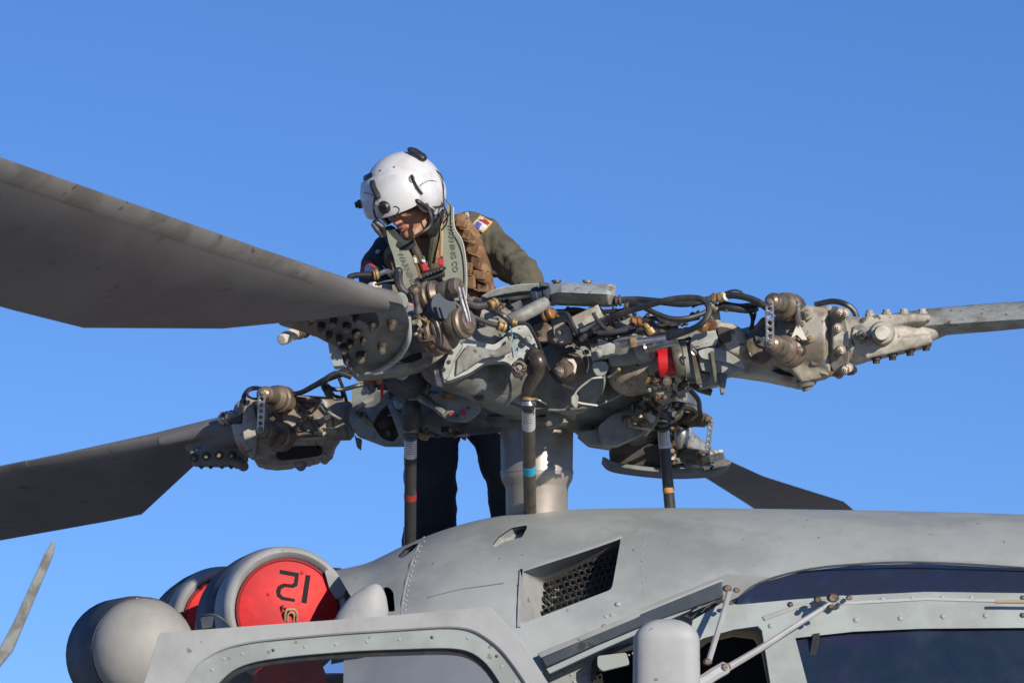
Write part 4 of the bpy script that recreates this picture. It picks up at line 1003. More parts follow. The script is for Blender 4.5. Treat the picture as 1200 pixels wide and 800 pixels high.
m = MB(); m.lathe(P(1034,391,13.40), P(1034,390,13.31), [(0,M_(15)),(.55,M_(14)),(.7,M_(12)),(1,M_(12))], 32); obj('cap_ring', m, ROTOR_T, bladeC, ang=25)
m = MB(); m.lathe(P(1034,390,13.33), P(1033.5,390,13.27), [(0,M_(8.6)),(.8,M_(8.6)),(1,M_(7.4))], 28); obj('white_cap', m, CAPW, bladeC, ang=25)
m = MB(); m.lathe(P(1007,392,13.42), P(1007,392,13.36), [(0,M_(12)),(1,M_(11))], 24); obj('root_boss', m, ROTOR, bladeC)
plate('root_gap', [(998,384),(1001,382),(999,391),(1000,400),(1004,407),(1001,406),(996,396)], 13.33, .01, BLACK, bladeC, bevel=0)
cylp('cotter_boss', (1008,393,13.36),(1011,392,13.30), [(0,6),(.6,6),(1,4)], STEEL, bladeC, n=14); bolt((1012,392.5,13.29), (-.2,-1,0), 2.4, BOLTD, bladeC)
fitting(1018, 395, 13.34, 3, bladeC, random)
for x, y in ((1019.5,366),(1039,365),(1059.5,364.5),(1081,364.5)):
    cylp('root_bolt', (x, y+5, 13.42),(x-.5, y-3, 13.42), [(0,6),(.5,6),(.55,4.4),(.9,4.4),(1,3.6)], ROTOR_T, bladeC, n=10, ang=20)
for x, y in ((1026.5,420),(1045.5,416),(1066,411),(1085,405)):
    cylp('root_bolt', (x, y-6, 13.40),(x+.5, y+6, 13.40), [(0,6.4),(.6,6.4),(.65,4.6),(1,4.2)], BOLTD, bladeC, n=10, ang=20)
# lag damper of arm C and everything on it
plate('damper_lug', rnd([(692,402),(704,397),(714,401),(721,403),(720,414),(712,418),(694,422)], 3), 13.36, .06, ROTOR_L, hub, bevel=.005)
plate('damper_lug', rnd([(694,424),(711,423),(714,430),(708,440),(700,441),(695,434)], 4), 13.38, .05, ROTOR, hub, bevel=.006)
m = MB(); m.lathe(P(702,413,13.34), P(702,413,13.30), [(0,M_(5.5)),(1,M_(5))], 20); obj('bolt_boss', m, ROTOR_L, hub); bolt((701.5,413,13.295), (-.1,-1,.1), 3, ROTOR_L, hub)
plate('damper_bracket', rnd([(724,394),(738,389),(750,393),(752,404),(726,408)], 4), 13.42, .05, ROTOR, hub)
cylp('lag_damper', (716,413,13.42),(762,408,13.38), [(0,16),(.1,17),(.8,17),(.9,15),(1,12)], HUBM, hub, n=28)
cylp('damper_ring', (748,411,13.36),(762,407,13.34), [(0,12),(.3,15.5),(.8,15),(1,11)], ROTOR, hub, n=28)
cylp('chrome_rod', (756,408,13.28),(794,398,13.26), [(0,7),(.06,5.6),(.9,5.6),(.92,7),(1,7)], STEEL, hub, n=24, ang=20)
cylp('silver_tube', (722,404,13.28),(781,396,13.26), [(0,5),(.25,5),(.27,6),(.4,6),(.42,4.6),(1,4)], STEEL, hub, n=18, ang=20)
cylp('brass_fitting', (739,402,13.26),(746,401,13.26), [(0,6),(.5,6.6),(1,6)], BRASS, hub, n=6, ang=20)
plate('bearing_housing', rnd([(794,400),(812,396),(812,412),(826,440),(832,448),(806,448),(794,436)], 4), 13.46, .08, ROTOR, hub, bevel=.005)
m = MB(); m.lathe(P(770,426,13.42), P(792,423,13.42), [(0,M_(15)),(.08,M_(16)),(.92,M_(16)),(1,M_(15))], 36); obj('red_collar', m, REDB, hub, ang=25)
cylp('rubber_ring', (789,423,13.4),(800,421,13.4), [(0,18),(.2,19.5),(.8,19.5),(1,18)], OLIVE, hub, n=32)
cylp('bearing_ring', (799,421,13.42),(806,420,13.42), [(0,20),(.3,22),(1,22)], ROTOR, hub, n=32)
plate('strap', [(808,404),(812,403),(823,450),(816,450)], 13.36, .02, OLIVE, hub, bevel=.002)
plate('strap', [(832,412),(836,411),(842,448),(838,450)], 13.37, .02, OLIVE, hub, bevel=.002)
hose('safety_pin', [(811,408,13.3),(816,413,13.3),(814,416,13.3),(810,412,13.3),(812,407,13.3),(820,406,13.3)], 1.1, STEEL, hub, n=6)
plate('lower_block', rnd([(818,438),(843,436),(844,450),(820,454)], 2), 13.42, .08, ROTOR, hub)
plate('hanging_tab', [(842,438),(853,436),(849,461),(845,461)], 13.4, .04, HUBM, hub)
hose('hub_stub', [(810,448,13.5),(820,455,13.5),(834,460,13.5)], [5,5,4], BOLTD, hub)
# broad brackets under the right arm and beside the spindle
plate('hub_lower_bracket', rnd([(700,500),(716,486),(740,478),(762,470),(776,478),(770,496),(748,510),(722,522),(704,520)], 5), 13.74, .08, HUBM, hub, bevel=.006, holes=[circ(742,494,7,16)])
plate('hub_lower_bracket', rnd([(676,508),(700,502),(722,514),(716,524),(690,520)], 3), 13.8, .1, HUBM, hub, bevel=.005)
plate('hub_rib', rnd([(640,470),(660,462),(664,470),(652,500),(640,500)], 3), 13.66, .06, HUBM, hub, bevel=.004)
hose('hub_edge_bead', [(590,470,13.62),(620,478,13.58),(660,480,13.56),(700,474,13.58),(728,462,13.62)], 1.6, HUBM, hub)
hose('safety_wire', [(556,446,13.48),(566,456,13.46),(582,462,13.46),(600,460,13.46)], .6, STEEL, hub, n=5)
hose('safety_wire', [(672,404,13.3),(684,412,13.28),(690,424,13.3),(688,436,13.32)], .6, STEEL, hub, n=5)
# clutter low right of the hub
rg = random.Random(12)
for x, y, r in ((763,447,5),(772,440,4),(779,447,6),(760,455,4),(786,450,4),(770,458,4),(790,458,4),(800,452,5),(776,464,3),(795,466,4),(758,466,3),(782,455,4),(768,450,4)): fitting(x, y, 13.42+rg.uniform(-.04,.06), r, hub, rg)
for x, y in ((774,466),(792,466)): 
    bx = MB(); bx.box(P(x, y, 13.5), Vector((M_(6.5),0,0)), Vector((0,.03,0)), Vector((0,0,M_(2.5)))); obj('orange_seal', bx, RUST, hub, bevel=.003)
m = MB(); m.lathe(P(780,447,13.36), P(781,447,13.30), [(0,M_(7)),(.6,M_(6)),(1,M_(4))], 16); obj('bolt_boss', m, BRONZE, hub)
hose('wire', [(700,475,13.45),(672+2,470,13.40),(676,458,13.38),(690,446,13.36),(696,443,13.35),(706,442,13.35)], 1.2, PIPING, hub, n=6)
bx = plate('wire_lug', [(669,465),(674,460),(678,464),(677,476),(674,479),(669,472)], 13.38, .01, ROTOR_T, hub)
hose('wire', [(712,442,13.36),(718,439,13.36),(724,434,13.35)], 1.4, STEEL, hub, n=6); m = MB(); m.ball(P(725,433,13.34), M_(2.5)); obj('wire_tip', m, BRASS, hub)
# lower left clutter of the hub: bearing plate with red holes, sensor, orange seals
plate('sensor_plate', rnd([(505,462),(530,455),(560,462),(565,480),(548,494),(525,492),(508,480)], 6), 13.56, .04, HUBM, hub, bevel=.004)
for x, y, r in ((522.5,481,1.6),(529,485,2.8),(536,487,2),(543,483,3.2),(549,478,1.6)): cylp('plate_hole', (x, y, 13.545),(x, y, 13.56), [(0,r),(1,r)], DRED if r > 2.5 else BLACK, hub, n=14)
bx = MB(); bx.box(P(526,464,13.52), Vector((M_(8),0,M_(1.4))), Vector((0,.02,0)), Vector((0,0,M_(2.6)))); obj('orange_seal', bx, RUST, hub, bevel=.002)
bx = MB(); bx.box(P(542,463,13.52), Vector((M_(5),0,-M_(2))), Vector((0,.02,0)), Vector((0,0,M_(2.2)))); obj('orange_seal', bx, RUST, hub, bevel=.002)
cylp('sensor', (541,456,13.5),(556,462,13.48), [(0,3.4),(.6,3.8),(.65,3),(1,3)], BRONZE, hub, n=14); cylp('sensor', (556,462,13.5),(566,468,13.48), [(0,4.6),(.6,4.8),(1,3)], GREASE, hub, n=14)
rg = random.Random(21)
for i in range(26):
    x = rg.uniform(420, 478); y = rg.uniform(436, 462) if i < 16 else rg.uniform(480, 515)
    fitting(x, y, 13.72+rg.uniform(-.05,.1) if i < 16 else 13.95, rg.uniform(2.2,4.6), hub, rg)
for x, y, r in ((455,441,5),(432,447,6),(446,446,5)): cylp('brass_fitting', (x-4, y, 13.6),(x+4, y-1, 13.58), [(0,r*.7),(.2,r),(.8,r),(1,r*.7)], random.choice([RUST, BRASS, STEEL]), hub, n=14)
m = MB(); m.lathe(P(478,437,13.7), P(476,441,13.5), [(0,M_(30)),(.6,M_(24)),(1,M_(12))], 28); obj('bearing_cone', m, SLATE, hub)
cylp('bearing_eye', (470,436,13.48),(471,437,13.45), [(0,9),(.4,9),(.5,6),(1,5)], STEEL, hub, n=24, ang=20)
plate('warning_streamer', [(446,448),(450,448),(449,466),(446,470)], 13.55, .004, REDP, hub, bevel=0)
for i in range(22):
    x = rg.uniform(483, 530); y = rg.uniform(448, 470); fitting(x, y, 13.62+rg.uniform(-.05,.05), rg.uniform(1.8,4), hub, rg)
hose('hub_link', [(494,466,13.6),(510,476,13.55),(520,484,13.55)], [6,4.5,4], HUBM, hub)
for i in range(20):
    x = rg.uniform(486, 545); y = rg.uniform(502, 512); fitting(x, y, 13.95+rg.uniform(-.05,.1), rg.uniform(2.4,4.2), hub, rg)
for i in range(34):      # lower right underside
    x = rg.uniform(688, 800); y = lerp(513, 474, (x-688)/112) + rg.uniform(-12, 3); fitting(x, y, 13.88+rg.uniform(-.1,.1), rg.uniform(2.5,5), hub, rg)
for i in range(14):
    x = rg.uniform(735, 765); y = rg.uniform(470, 500); fitting(x, y, 13.7, rg.uniform(4,9), hub, rg)
# top clutter between the dish and the arm
for i in range(95):
    x = rg.uniform(552, 850)
    y = rg.uniform(352, 384) if x < 600 else rg.uniform(362, 398)
    if 596 < x < 632 and y > 372: continue
    if x > 800: y = rg.uniform(356, 388)
    if 735 < x <= 800: y = rg.uniform(374, 392)
    fitting(x, y, 13.55+rg.uniform(-.12,.12), rg.uniform(2.2,5.0), hub, rg)
for i in range(9):
    x = 605+i*18+rg.uniform(-4,4); y = rg.uniform(372,392); bx = MB(); a = rg.uniform(-.4,.4)
    bx.box(P(x, y, 13.6), Vector((M_(rg.uniform(6,11)),0,M_(a*8))), Vector((0,.04,0)), Vector((-M_(a*4),0,M_(rg.uniform(4,8))))); obj('valve_block', bx, rg.choice([ROTOR, ROTOR_T, GREASE, SLATE, BOLTD]), hub, bevel=.003)
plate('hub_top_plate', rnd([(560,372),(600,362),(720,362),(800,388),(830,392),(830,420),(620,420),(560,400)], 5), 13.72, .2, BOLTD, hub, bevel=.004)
# hoses over the hub
HS = [
 ([(722,352,13.45),(745,351,13.45),(770,353,13.42),(800,356,13.4),(820,353,13.4),(838,349,13.42)], 4.0),
 ([(734,358,13.43),(748,357,13.4),(764,365,13.38),(785,373,13.36),(805,373,13.36),(822,368,13.38),(834,362,13.4)], 3.2),
 ([(680,398,13.36),(705,378,13.34),(726,368,13.3),(752,360,13.26),(785,351,13.22),(812,349,13.2),(826,353,13.18),(831,365,13.16),(822,379,13.15),(805,388,13.18),(782,396,13.22)], 3.7),
 ([(752,376,13.4),(768,373,13.4),(780,378,13.42),(795,383,13.42)], 3.0),
 ([(838,349,13.42),(860,346,13.4),(885,352,13.38),(900,362,13.36)], 4.0),
 ([(843,354,13.45),(865,358,13.43),(880,357,13.42),(893,358,13.4)], 2.6),
 ([(838,360,13.44),(856,361,13.42),(876,363,13.42),(888,360,13.42)], 4.2),
 ([(878,362,13.45),(882,374,13.46),(880,386,13.48)], 2.4),([(886,360,13.45),(884,372,13.46),(881,380,13.48)], 1.8),
 ([(849,343,13.4),(860,340,13.4),(869,342,13.4),(871,346,13.4)], 1.3),
 ([(955,357,13.5),(975,353,13.48),(990,356,13.46),(1000,363,13.46),(1004,372,13.46)], 3.4),
 ([(556,352,13.3),(575,362,13.28),(590,370,13.26),(600,379,13.28)], 3.6),
 ([(527,350,13.2),(545,366,13.2),(565,376,13.22),(585,382,13.25)], 3.4),
 ([(547,355,13.2),(560,359,13.2),(575,356,13.22)], 4.5),
 ([(590,382,13.3),(605,378,13.28),(618,380,13.3),(626,392,13.32),(634,410,13.36),(642,430,13.4),(655,448,13.42),(672,456,13.45)], 2.2),
 ([(655,366,13.32),(665,368,13.3),(670,378,13.3),(676,390,13.32)], 2.6),
 ([(695,366,13.3),(702,378,13.3),(714,388,13.3),(728,386,13.32),(742,380,13.35)], 2.6),
 ([(700,402,13.35),(688,400,13.36),(676,400,13.4)], 3.2),
 ([(700,390,13.3),(716,389,13.3),(735,386,13.32)], 3.0),
 ([(640,345,13.6),(600,350,13.6),(580,352,13.5)], 2.5),
 ([(798,475,14.3),(812,478,14.3),(818,484,14.3)], 5),
 ([(808,456,13.9),(818,468,14.0),(820,480,14.15),(822,490,14.3)], 3.0),
 ([(660,398,13.45),(690,396,13.42),(720,392,13.42),(760,384,13.42),(820,372,13.42)], 2.6),
 ([(640,372,13.5),(670,362,13.5),(700,366,13.48),(740,362,13.45)], 2.2),
]
for pts, r in HS: hose('hose', pts, r, RUBBER, H, sub=7)
for a, b, r, mt_ in (((720,353,13.45),(728,352,13.45),6.5,GREASE),((733,359,13.43),(738,358,13.42),5,STEEL),((834,350,13.42),(847,348,13.41),6.5,BRASS),((847,348,13.41),(851,347,13.4),5.5,CAPW),((832,358,13.42),(840,364,13.42),5,GREASE),((740,378,13.38),(752,376,13.38),6.5,RUST),((573,358,13.2),(581,354,13.22),6,BRASS),((583,381,13.24),(592,384,13.25),6,BRASS),((600,377,13.28),(606,379,13.28),4.5,BRASS),((820,383,13.3),(836,380,13.35),7,RUST),((779,475,14.15),(796,478,14.2),8,BRASS),((752,372,13.42),(764,392,13.42),7,BRASS),((760,368,13.45),(768,390,13.42),6,STEEL)):
    cylp('hose_fitting', a, b, [(0,r*.8),(.1,r),(.35,r),(.4,r*.75),(.6,r*.75),(.65,r),(.95,r),(1,r*.8)], mt_, H, n=14, ang=20)
plate('cable_post', rnd([(833,367),(843,363),(845,378),(836,380)], 2), 13.46, .03, ROTOR_T, hub)

# ---- arm D (away from the camera, lower right)
armD = cast('blade_cuff', [
    ('cap', [(745,505,14.5,20),(790,520,14.7,24),(820,535,14.85,18)]),
    ('plate', [(778,492),(800,486),(812,500),(806,545),(782,540)], 14.45, .12),
    ], ROTOR, H, .0075, 2)
skid = MB(); pts = [(706,537,14.45),(716,544,14.45),(735,548,14.45),(770,552,14.45),(800,553,14.45),(835,551,14.45),(850,546,14.45),(856,543,14.45)]
rings = []
cp = catmull([Q(p) for p in pts], 4)
for i, p in enumerate(cp):
    w = M_(2.6)*(1 if 1 < i < len(cp)-2 else .4); rings.append([p + Vector((0,-.05,w)), p + Vector((0,.16,w)), p + Vector((0,.16,-w)), p + Vector((0,-.05,-w))])
obj('fold_plate', MB().loft(rings), HUBM, armD, bevel=.003)
cp = catmull([Q((x, y-2.9, d-.005)) for x, y, d in pts[2:]], 4)
obj('plate_edge', MB().tube(cp, M_(1.1), 6, 1), STEEL, armD)
plate('fold_shroud', rnd([(714,524),(725,520),(790,520),(800,545),(775,549),(728,543),(715,538)], 3), 14.47, .1, BOLTD, armD)
damper((832,492,14.25),(801,490,14.4), 10.5, armD); damper((828,537,14.28),(792,533,14.42), 13, armD)
cylp('damper_sleeve', (826,492,14.3),(806,491,14.36), [(0,8.5),(1,9)], OLIVE, armD, n=24); cylp('damper_sleeve', (822,536,14.3),(804,534,14.36), [(0,9.5),(1,10)], OLIVE, armD, n=24)
link_bar(833,493,829,532, 14.22, 3.0, armD)
cylp('connector_plug', (830,536,14.3),(848,531.5,14.3), [(0,5),(.1,7),(.2,7),(.25,5.5),(.4,5.5),(.45,7),(.6,7),(.65,5.5),(.75,6.4),(1,5)], CAPW, armD, n=20, ang=20)
cylp('steel_pin', (799,500,14.35),(797,525,14.36), [(0,7),(.1,9),(.9,9),(1,7)], STEEL, armD, n=20)
for i in range(22):
    fitting(rg.uniform(785,800), rg.uniform(484,545), 14.38+rg.uniform(-.04,.04), rg.uniform(2.5,5), armD, rg)
for i in range(8): fitting(rg.uniform(820,834), rg.uniform(536,546), 14.36, rg.uniform(2,4), armD, rg)

#PERSON
# ------------------------------------------------------------------ the person
PR = thing('person', 'person in white flight helmet, tan vest and olive flight suit, bending over the rotor head', 'person', P(545, 650, 14.7))
def vec(a): return Vector(a)
HC = P(480, 239, 14.22)
hf = Vector((-.50,-.70,-.50)).normalized(); hu = Vector((-.30,-.28,.90)); hu = (hu - hf*hu.dot(hf)).normalized(); hl = hu.cross(hf) * 1.0
if hl.x < 0: hl = -hl
def hp(l, f, u): return HC + hl*l + hf*f + hu*u
def caps(m, pts, n=16):
    """pts: (Vector, radius)"""
    for (a, ra), (b, rb) in zip(pts, pts[1:]): m.lathe(a, b, [(0, ra), (1, rb)], n)
    for a, ra in pts: m.ball(a, ra*.995, n, 10)
def pc_(lst): return [(P(x, y, d), r) for x, y, d, r in lst]
torso = [(535,452,14.78,.13),(532,410,14.74,.12),(525,360,14.66,.13),(518,315,14.58,.145),(510,285,14.5,.11),(497,265,14.4,.06)]
armL = [(520,285,14.52,.08),(556,280,14.54,.07),(584,297,14.48,.055),(617,325,14.40,.048),(613,348,14.28,.038),(604,362,14.2,.030)]
armR = [(505,290,14.5,.08),(458,298,14.48,.065),(444,318,14.40,.052),(446,346,14.28,.045),(466,356,14.18,.034),(480,360,14.1,.028)]
legL = [(560,462,14.80,.08),(584,530,14.75,.055),(594,590,14.74,.045),(600,650,14.78,.045)]
legR = [(512,462,14.80,.08),(505,530,14.74,.06),(503,590,14.74,.05),(500,665,14.78,.045)]
b = MB()
for ch in (torso, armL, armR, legL, legR): caps(b, pc_(ch))
# head: skull, jaw, brow, cheekbones, nose, lips, chin, ears, neck
b.ell(hp(0,-.012,.035), hl*.076, hf*.094, hu*.092, 24, 16)
b.ell(hp(0,.012,-.03), hl*.062, hf*.078, hu*.085, 24, 16)
b.ell(hp(0,.068,-.088), hl*.026, hf*.024, hu*.020, 16, 10)
b.ell(hp(0,.062,.034), hl*.056, hf*.030, hu*.015, 16, 10)
for s in (-1, 1):
    b.ell(hp(s*.040,.056,-.018), hl*.024, hf*.024, hu*.020, 14, 10)
    b.ell(hp(s*.074,-.008,-.005), hl*.010, hf*.018, hu*.030, 14, 10)
    b.ell(hp(s*.011,.094,-.030), hl*.008, hf*.010, hu*.008, 10, 8)
    caps(b, [(hp(s*.055,.0,-.06), .018), (hp(s*.020,.066,-.092), .016)], 12)
caps(b, [(hp(0,.082,.022), .009), (hp(0,.100,-.006), .010), (hp(0,.109,-.026), .012)], 12)
b.ell(hp(0,.084,-.056), hl*.026, hf*.012, hu*.012, 14, 8)
caps(b, [(HC - hu*.07 - hf*.02, .058), (P(497,270,14.38), .060), (P(505,290,14.48), .065)])
# hands with five fingers, closed on the parts they hold
def hand(m, wr, pd, nd, side):
    """wr wrist, pd palm direction, nd palm normal (closing side)"""
    pd = pd.normalized(); nd = (nd - pd*nd.dot(pd)).normalized(); sd = pd.cross(nd)*side
    m.ell(wr + pd*.045, pd*.052, sd*.042, nd*.016, 16, 10)
    for i, (off, L) in enumerate(((-.030,.070),(-.010,.080),(.010,.075),(.029,.058))):
        k = wr + pd*.085 + sd*off; a = k + pd*L*.38 + nd*L*.18; c = a + pd*L*.12 + nd*L*.34; e = c - pd*L*.12 + nd*L*.22
        caps(m, [(k, .0095), (a, .009), (c, .0082), (e, .0072)], 10)
    t = wr + pd*.030 - sd*.036; caps(m, [(t, .013), (t + pd*.028 - sd*.020 + nd*.012, .0105), (t + pd*.050 - sd*.014 + nd*.028, .009)], 10)
hand(b, P(604,362,14.2), Vector((-.4,-.6,-.55)), Vector((-.2,.3,-.8)), 1)
hand(b, P(480,360,14.1), Vector((.7,-.5,-.3)), Vector((.1,.2,-.9)), -1)
body = obj('body', b, SKIN, PR, remesh=.0042, sm=5)
# lips, eyes, brows
m = MB(); caps(m, [(hp(-.022,.086,-.055), .003), (hp(-.008,.096,-.0525), .0045), (hp(.008,.096,-.0525), .0045), (hp(.022,.086,-.055), .003)], 8)
caps(m, [(hp(-.020,.086,-.0585), .003), (hp(0,.0955,-.0625), .0055), (hp(.020,.086,-.0585), .003)], 8); obj('lips', m, LIPM, PR, remesh=.002, sm=2)
for s in (-1, 1):
    m = MB(); m.ball(hp(s*.031,.074,.010), .012, 14, 10); e = obj('eye', m, EYEW, PR)
    m = MB(); m.ball(hp(s*.031,.0835,.008), .0052, 10, 8); obj('pupil', m, INK, e)
    m = MB(); caps(m, [(hp(s*.015,.090,.030), .0035), (hp(s*.033,.088,.035), .004), (hp(s*.048,.076,.031), .0028)], 8); obj('eyebrow', m, HAIR, PR)
# stubbled chin strap region and hair at the nape
m = MB(); m.ell(hp(0,-.035,.0), hl*.081, hf*.085, hu*.075, 24, 14); obj('hair', m, HAIR, PR)
# flight suit (sleeves, torso), trousers, boots
ftex = bpy.data.textures.new('cloth_folds', 'CLOUDS'); ftex.noise_scale = .055; ftex.noise_depth = 2
ftex2 = bpy.data.textures.new('wide_folds', 'CLOUDS'); ftex2.noise_scale = .12; ftex2.noise_depth = 1
def cloth(name, chains, mt, parent, vox=.008, sm=4, st=.03, tx=ftex, extra=None):
    m = MB()
    for ch in chains: caps(m, ch)
    if extra: extra(m)
    o = obj(name, m, mt, parent, remesh=vox, sm=sm)
    d = o.modifiers.new('d', 'DISPLACE'); d.texture = tx; d.strength = st; d.mid_level = .5; d.texture_coords = 'LOCAL'
    d2 = o.modifiers.new('d2', 'DISPLACE'); d2.texture = ftex2; d2.strength = st*.9; d2.mid_level = .5; d2.texture_coords = 'LOCAL'
    return o
def folds(m):
    for a, c, r in (((590,288,14.40),(628,312,14.36),.010),((576,322,14.44),(606,312,14.36),.010),((568,300,14.46),(598,318,14.38),.012),((566,308,14.46),(592,326,14.38),.009),((604,336,14.34),(620,318,14.34),.008),((562,270,14.48),(585,300,14.42),.012)):
        caps(m, [(Q(a), r*.7), (Q(tuple(lerp(p, q, .5) for p, q in zip(a, c)))+Vector((0,-.008,-.008)), r), (Q(c), r*.7)], 8)
S = [[(535,452,14.78,.155),(530,410,14.74,.14),(522,360,14.66,.145),(514,318,14.58,.155),(510,290,14.53,.13),(503,275,14.46,.085)],
     [(520,285,14.54,.10),(549,277,14.56,.085),(567,283,14.53,.080),(590,300,14.46,.066),(613,320,14.39,.066),(619,334,14.36,.064),(614,352,14.27,.052),(606,360,14.21,.043)]]
suit = cloth('flight_suit', [pc_(c) for c in S], SUIT, PR, .006, 2, .030, extra=folds)
cloth('dark_sleeve', [pc_([(500,290,14.52,.09),(462,298,14.5,.085),(448,312,14.44,.078),(443,332,14.36,.072),(449,350,14.26,.058),(464,357,14.18,.044)])], SUITD, PR, .008, 3, .016)
cloth('trousers', [pc_([(535,440,14.8,.16),(535,462,14.8,.15)]), pc_([(562,468,14.8,.125),(583,510,14.72,.096),(594,560,14.7,.082),(603,620,14.74,.075),(606,660,14.78,.07)]),
                   pc_([(512,468,14.8,.13),(505,515,14.7,.10),(504,560,14.68,.094),(505,610,14.72,.094),(500,655,14.78,.095)])], TROUS, PR, .008, 3, .015)
bt = MB(); 
for x, y in ((500,668),(606,662)): caps(bt, [(P(x, y, 14.82), .06), (P(x-4, y+16, 14.7), .045), (P(x-7, y+18, 14.6), .038)])
obj('boots', bt, BLACK, PR, remesh=.01, sm=2)
bpy.context.view_layer.update(); DG = bpy.context.evaluated_depsgraph_get()
from mathutils.bvhtree import BVHTree
def tree(objs):
    T = []
    for o in objs:
        e = o.evaluated_get(DG); me = e.to_mesh(); mw = Matrix.Translation(WORLD[o.name])
        T.append(BVHTree.FromPolygons([mw @ v.co for v in me.vertices], [tuple(p.vertices) for p in me.polygons])); e.to_mesh_clear()
    return T
BT = tree([suit, bpy.data.objects['dark_sleeve']])
def onbody(x, y, lift=.004, fb=14.4):
    dr = (P(x, y, 1)-CAM).normalized(); best = None
    for t in BT:
        h = t.ray_cast(CAM, dr)
        if h[0] and (best is None or h[3] < best[3]): best = h
    if best is None or best[3] > 15: return P(x, y, fb)
    return best[0] - dr*lift
def badge(name, poly, lift, mt, parent, th=.004, smooth=False):
    me = panel_mesh(name, list(poly), [], lambda x, y: onbody(x, y, lift), 2.5, Vector((0, th, 0)), 3)
    return obj(name, me, mt, parent, smooth=smooth)
# shoulder flag patch
badge('flag_patch', [(551.5,265),(562.5,252),(577.5,260),(566,273)], .006, YEL, suit)
badge('flag_field', [(553.6,264.5),(562.8,253.6),(575.3,260.3),(565.6,271)], .009, WHITEP, suit)
badge('flag_canton', [(554.4,264.4),(559,259),(565,262.5),(561.2,268.3)], .011, BLUEP, suit)
for k in range(4):
    t = (k+.5)/4.4; a = (lerp(560.5,563.4,t)+0, lerp(257.6,253.9,t)); c = (lerp(571.5,574.8,t), lerp(264.0,260.5,t))
    badge('flag_stripe', [(a[0], a[1]-.5), (c[0], c[1]-.5), (c[0], c[1]+.4), (a[0], a[1]+.4)], .0115, REDP, suit)
badge('shoulder_tag', [(545,249),(549,248.5),(550,255),(546,256)], .006, WHITEP, suit)
dsl = bpy.data.objects['dark_sleeve']
badge('round_patch', circ(431.5,316,9,16,11), .006, REDP, dsl); badge('patch_centre', circ(432,315.5,5,14,6), .009, WHITEP, dsl)
badge('patch_centre', circ(431,320,3.4,10,2.4), .011, BLUEP, dsl)
badge('rank_tag', [(439,295.5),(442,292),(446,293.5),(443,297.5)], .006, WHITEP, dsl)
# tan vest with pouches and webbing
vest = cloth('vest', [pc_([(541,262,14.44,.036),(549,280,14.42,.046),(555,300,14.40,.05),(560,325,14.40,.052),(563,345,14.42,.056)]), pc_([(466,300,14.36,.05),(470,325,14.34,.055)]), pc_([(500,330,14.42,.07),(545,335,14.42,.07)])], TAN, PR, .007, 2, .014)
BT = tree([vest, suit]); rg = random.Random(8)
def vbox(x, y, w, h, rot, mt=TAN, dp=.012, name='pouch'):
    rot += rg.uniform(-.12,.12); w *= rg.uniform(.85,1.1); h *= rg.uniform(.85,1.1)
    c, s = math.cos(rot), math.sin(rot); q = onbody(x, y, .008)
    X = Vector((c,-.35*c,-s)).normalized(); Z = Vector((s,-.2,c)).normalized(); Y = X.cross(Z).normalized()
    return obj(name, MB().box(q, X*M_(w,14.4), Y*dp, Z*M_(h,14.4)), mt, vest, bevel=.005)
for x, y, w, h, r in ((541,262,6,5.5,.3),(547,276,6,5.5,.35),(553,291,6.5,6.5,.3),(558,307,7,7,.25),(562,322,7.5,6.5,.2),(566,337,8,6,.15),(549,314,5.5,7,.2),(552,331,6,7,.15),(574,340,5,6,.1),(463,312,4,7,-.2),(470,322,4,8,-.2)): vbox(x, y, w, h, r)
for x, y, w in ((544,269,6),(550,284,7),(556,299,7.5),(561,315,7.5),(565,330,8),(550,322,6),(556,339,7)): vbox(x, y, w, 1.0, .3, TAN, .014, 'webbing_strap')
for x, y in ((558,286),(572,318),(547,256)): bolt((x, y, 14.2), (0,-1,0), 1, BOLTD, vest, name='snap').location = onbody(x, y, .02) - WORLD['vest']
# life-preserver collar lobes with stencilled words
lobeR = plate('collar_lobe', rnd([(519,268),(522,250),(525,238),(531,241),(532,266),(540,280),(544,296),(546.5,320),(546,352),(521,352),(519.5,320)], 4), lambda x, y: 14.17+.0004*(y-240), .05, COLLAR, PR, bevel=.012, step=6, dens=6)
hose('lobe_piping', [(531,243,14.16),(532.5,266,14.165),(540.5,280,14.17),(544.6,296,14.18),(546.8,320,14.19),(546.4,350,14.2)], .8, PIPING, lobeR)
lobeL = plate('collar_lobe', rnd([(452,268),(462,280),(473,287),(481,296),(489,318),(496,345),(474,346),(466,322),(461,300),(455,284)], 4), lambda x, y: 14.12+.0003*(y-260), .05, COLLAR, PR, bevel=.012, step=6, dens=6)
def text_on(txt, x, y, size, ang, d, parent, mt=INK, name='stencil_text'):
    cu = bpy.data.curves.new(name, 'FONT'); cu.body = txt; cu.size = 1; cu.extrude = 0; cu.offset = .012
    t = bpy.data.objects.new(name, cu); C.objects.link(t); bpy.context.view_layer.update()
    me = bpy.data.meshes.new_from_object(t.evaluated_get(bpy.context.evaluated_depsgraph_get())); bpy.data.objects.remove(t)
    s, c = math.sin(ang), math.cos(ang)
    for v in me.vertices:
        u, w = v.co.x*size, v.co.y*size; xx = x + u*c + w*s; yy = y + u*s - w*c; v.co = P(xx, yy, d(xx, yy) if callable(d) else d)
    return obj(name, me, mt, parent, smooth=False)
INK2 = mat('faded_stencil_ink', (.15,.16,.125), .8, bump=0)
text_on('WARNING CO', 524.5, 262, 8.6, math.radians(83), lambda x, y: 14.166+.0004*(y-240), lobeR, INK2)
text_on('WARNING', 466, 296, 9, math.radians(66), lambda x, y: 14.116+.0003*(y-260), lobeL, INK2)
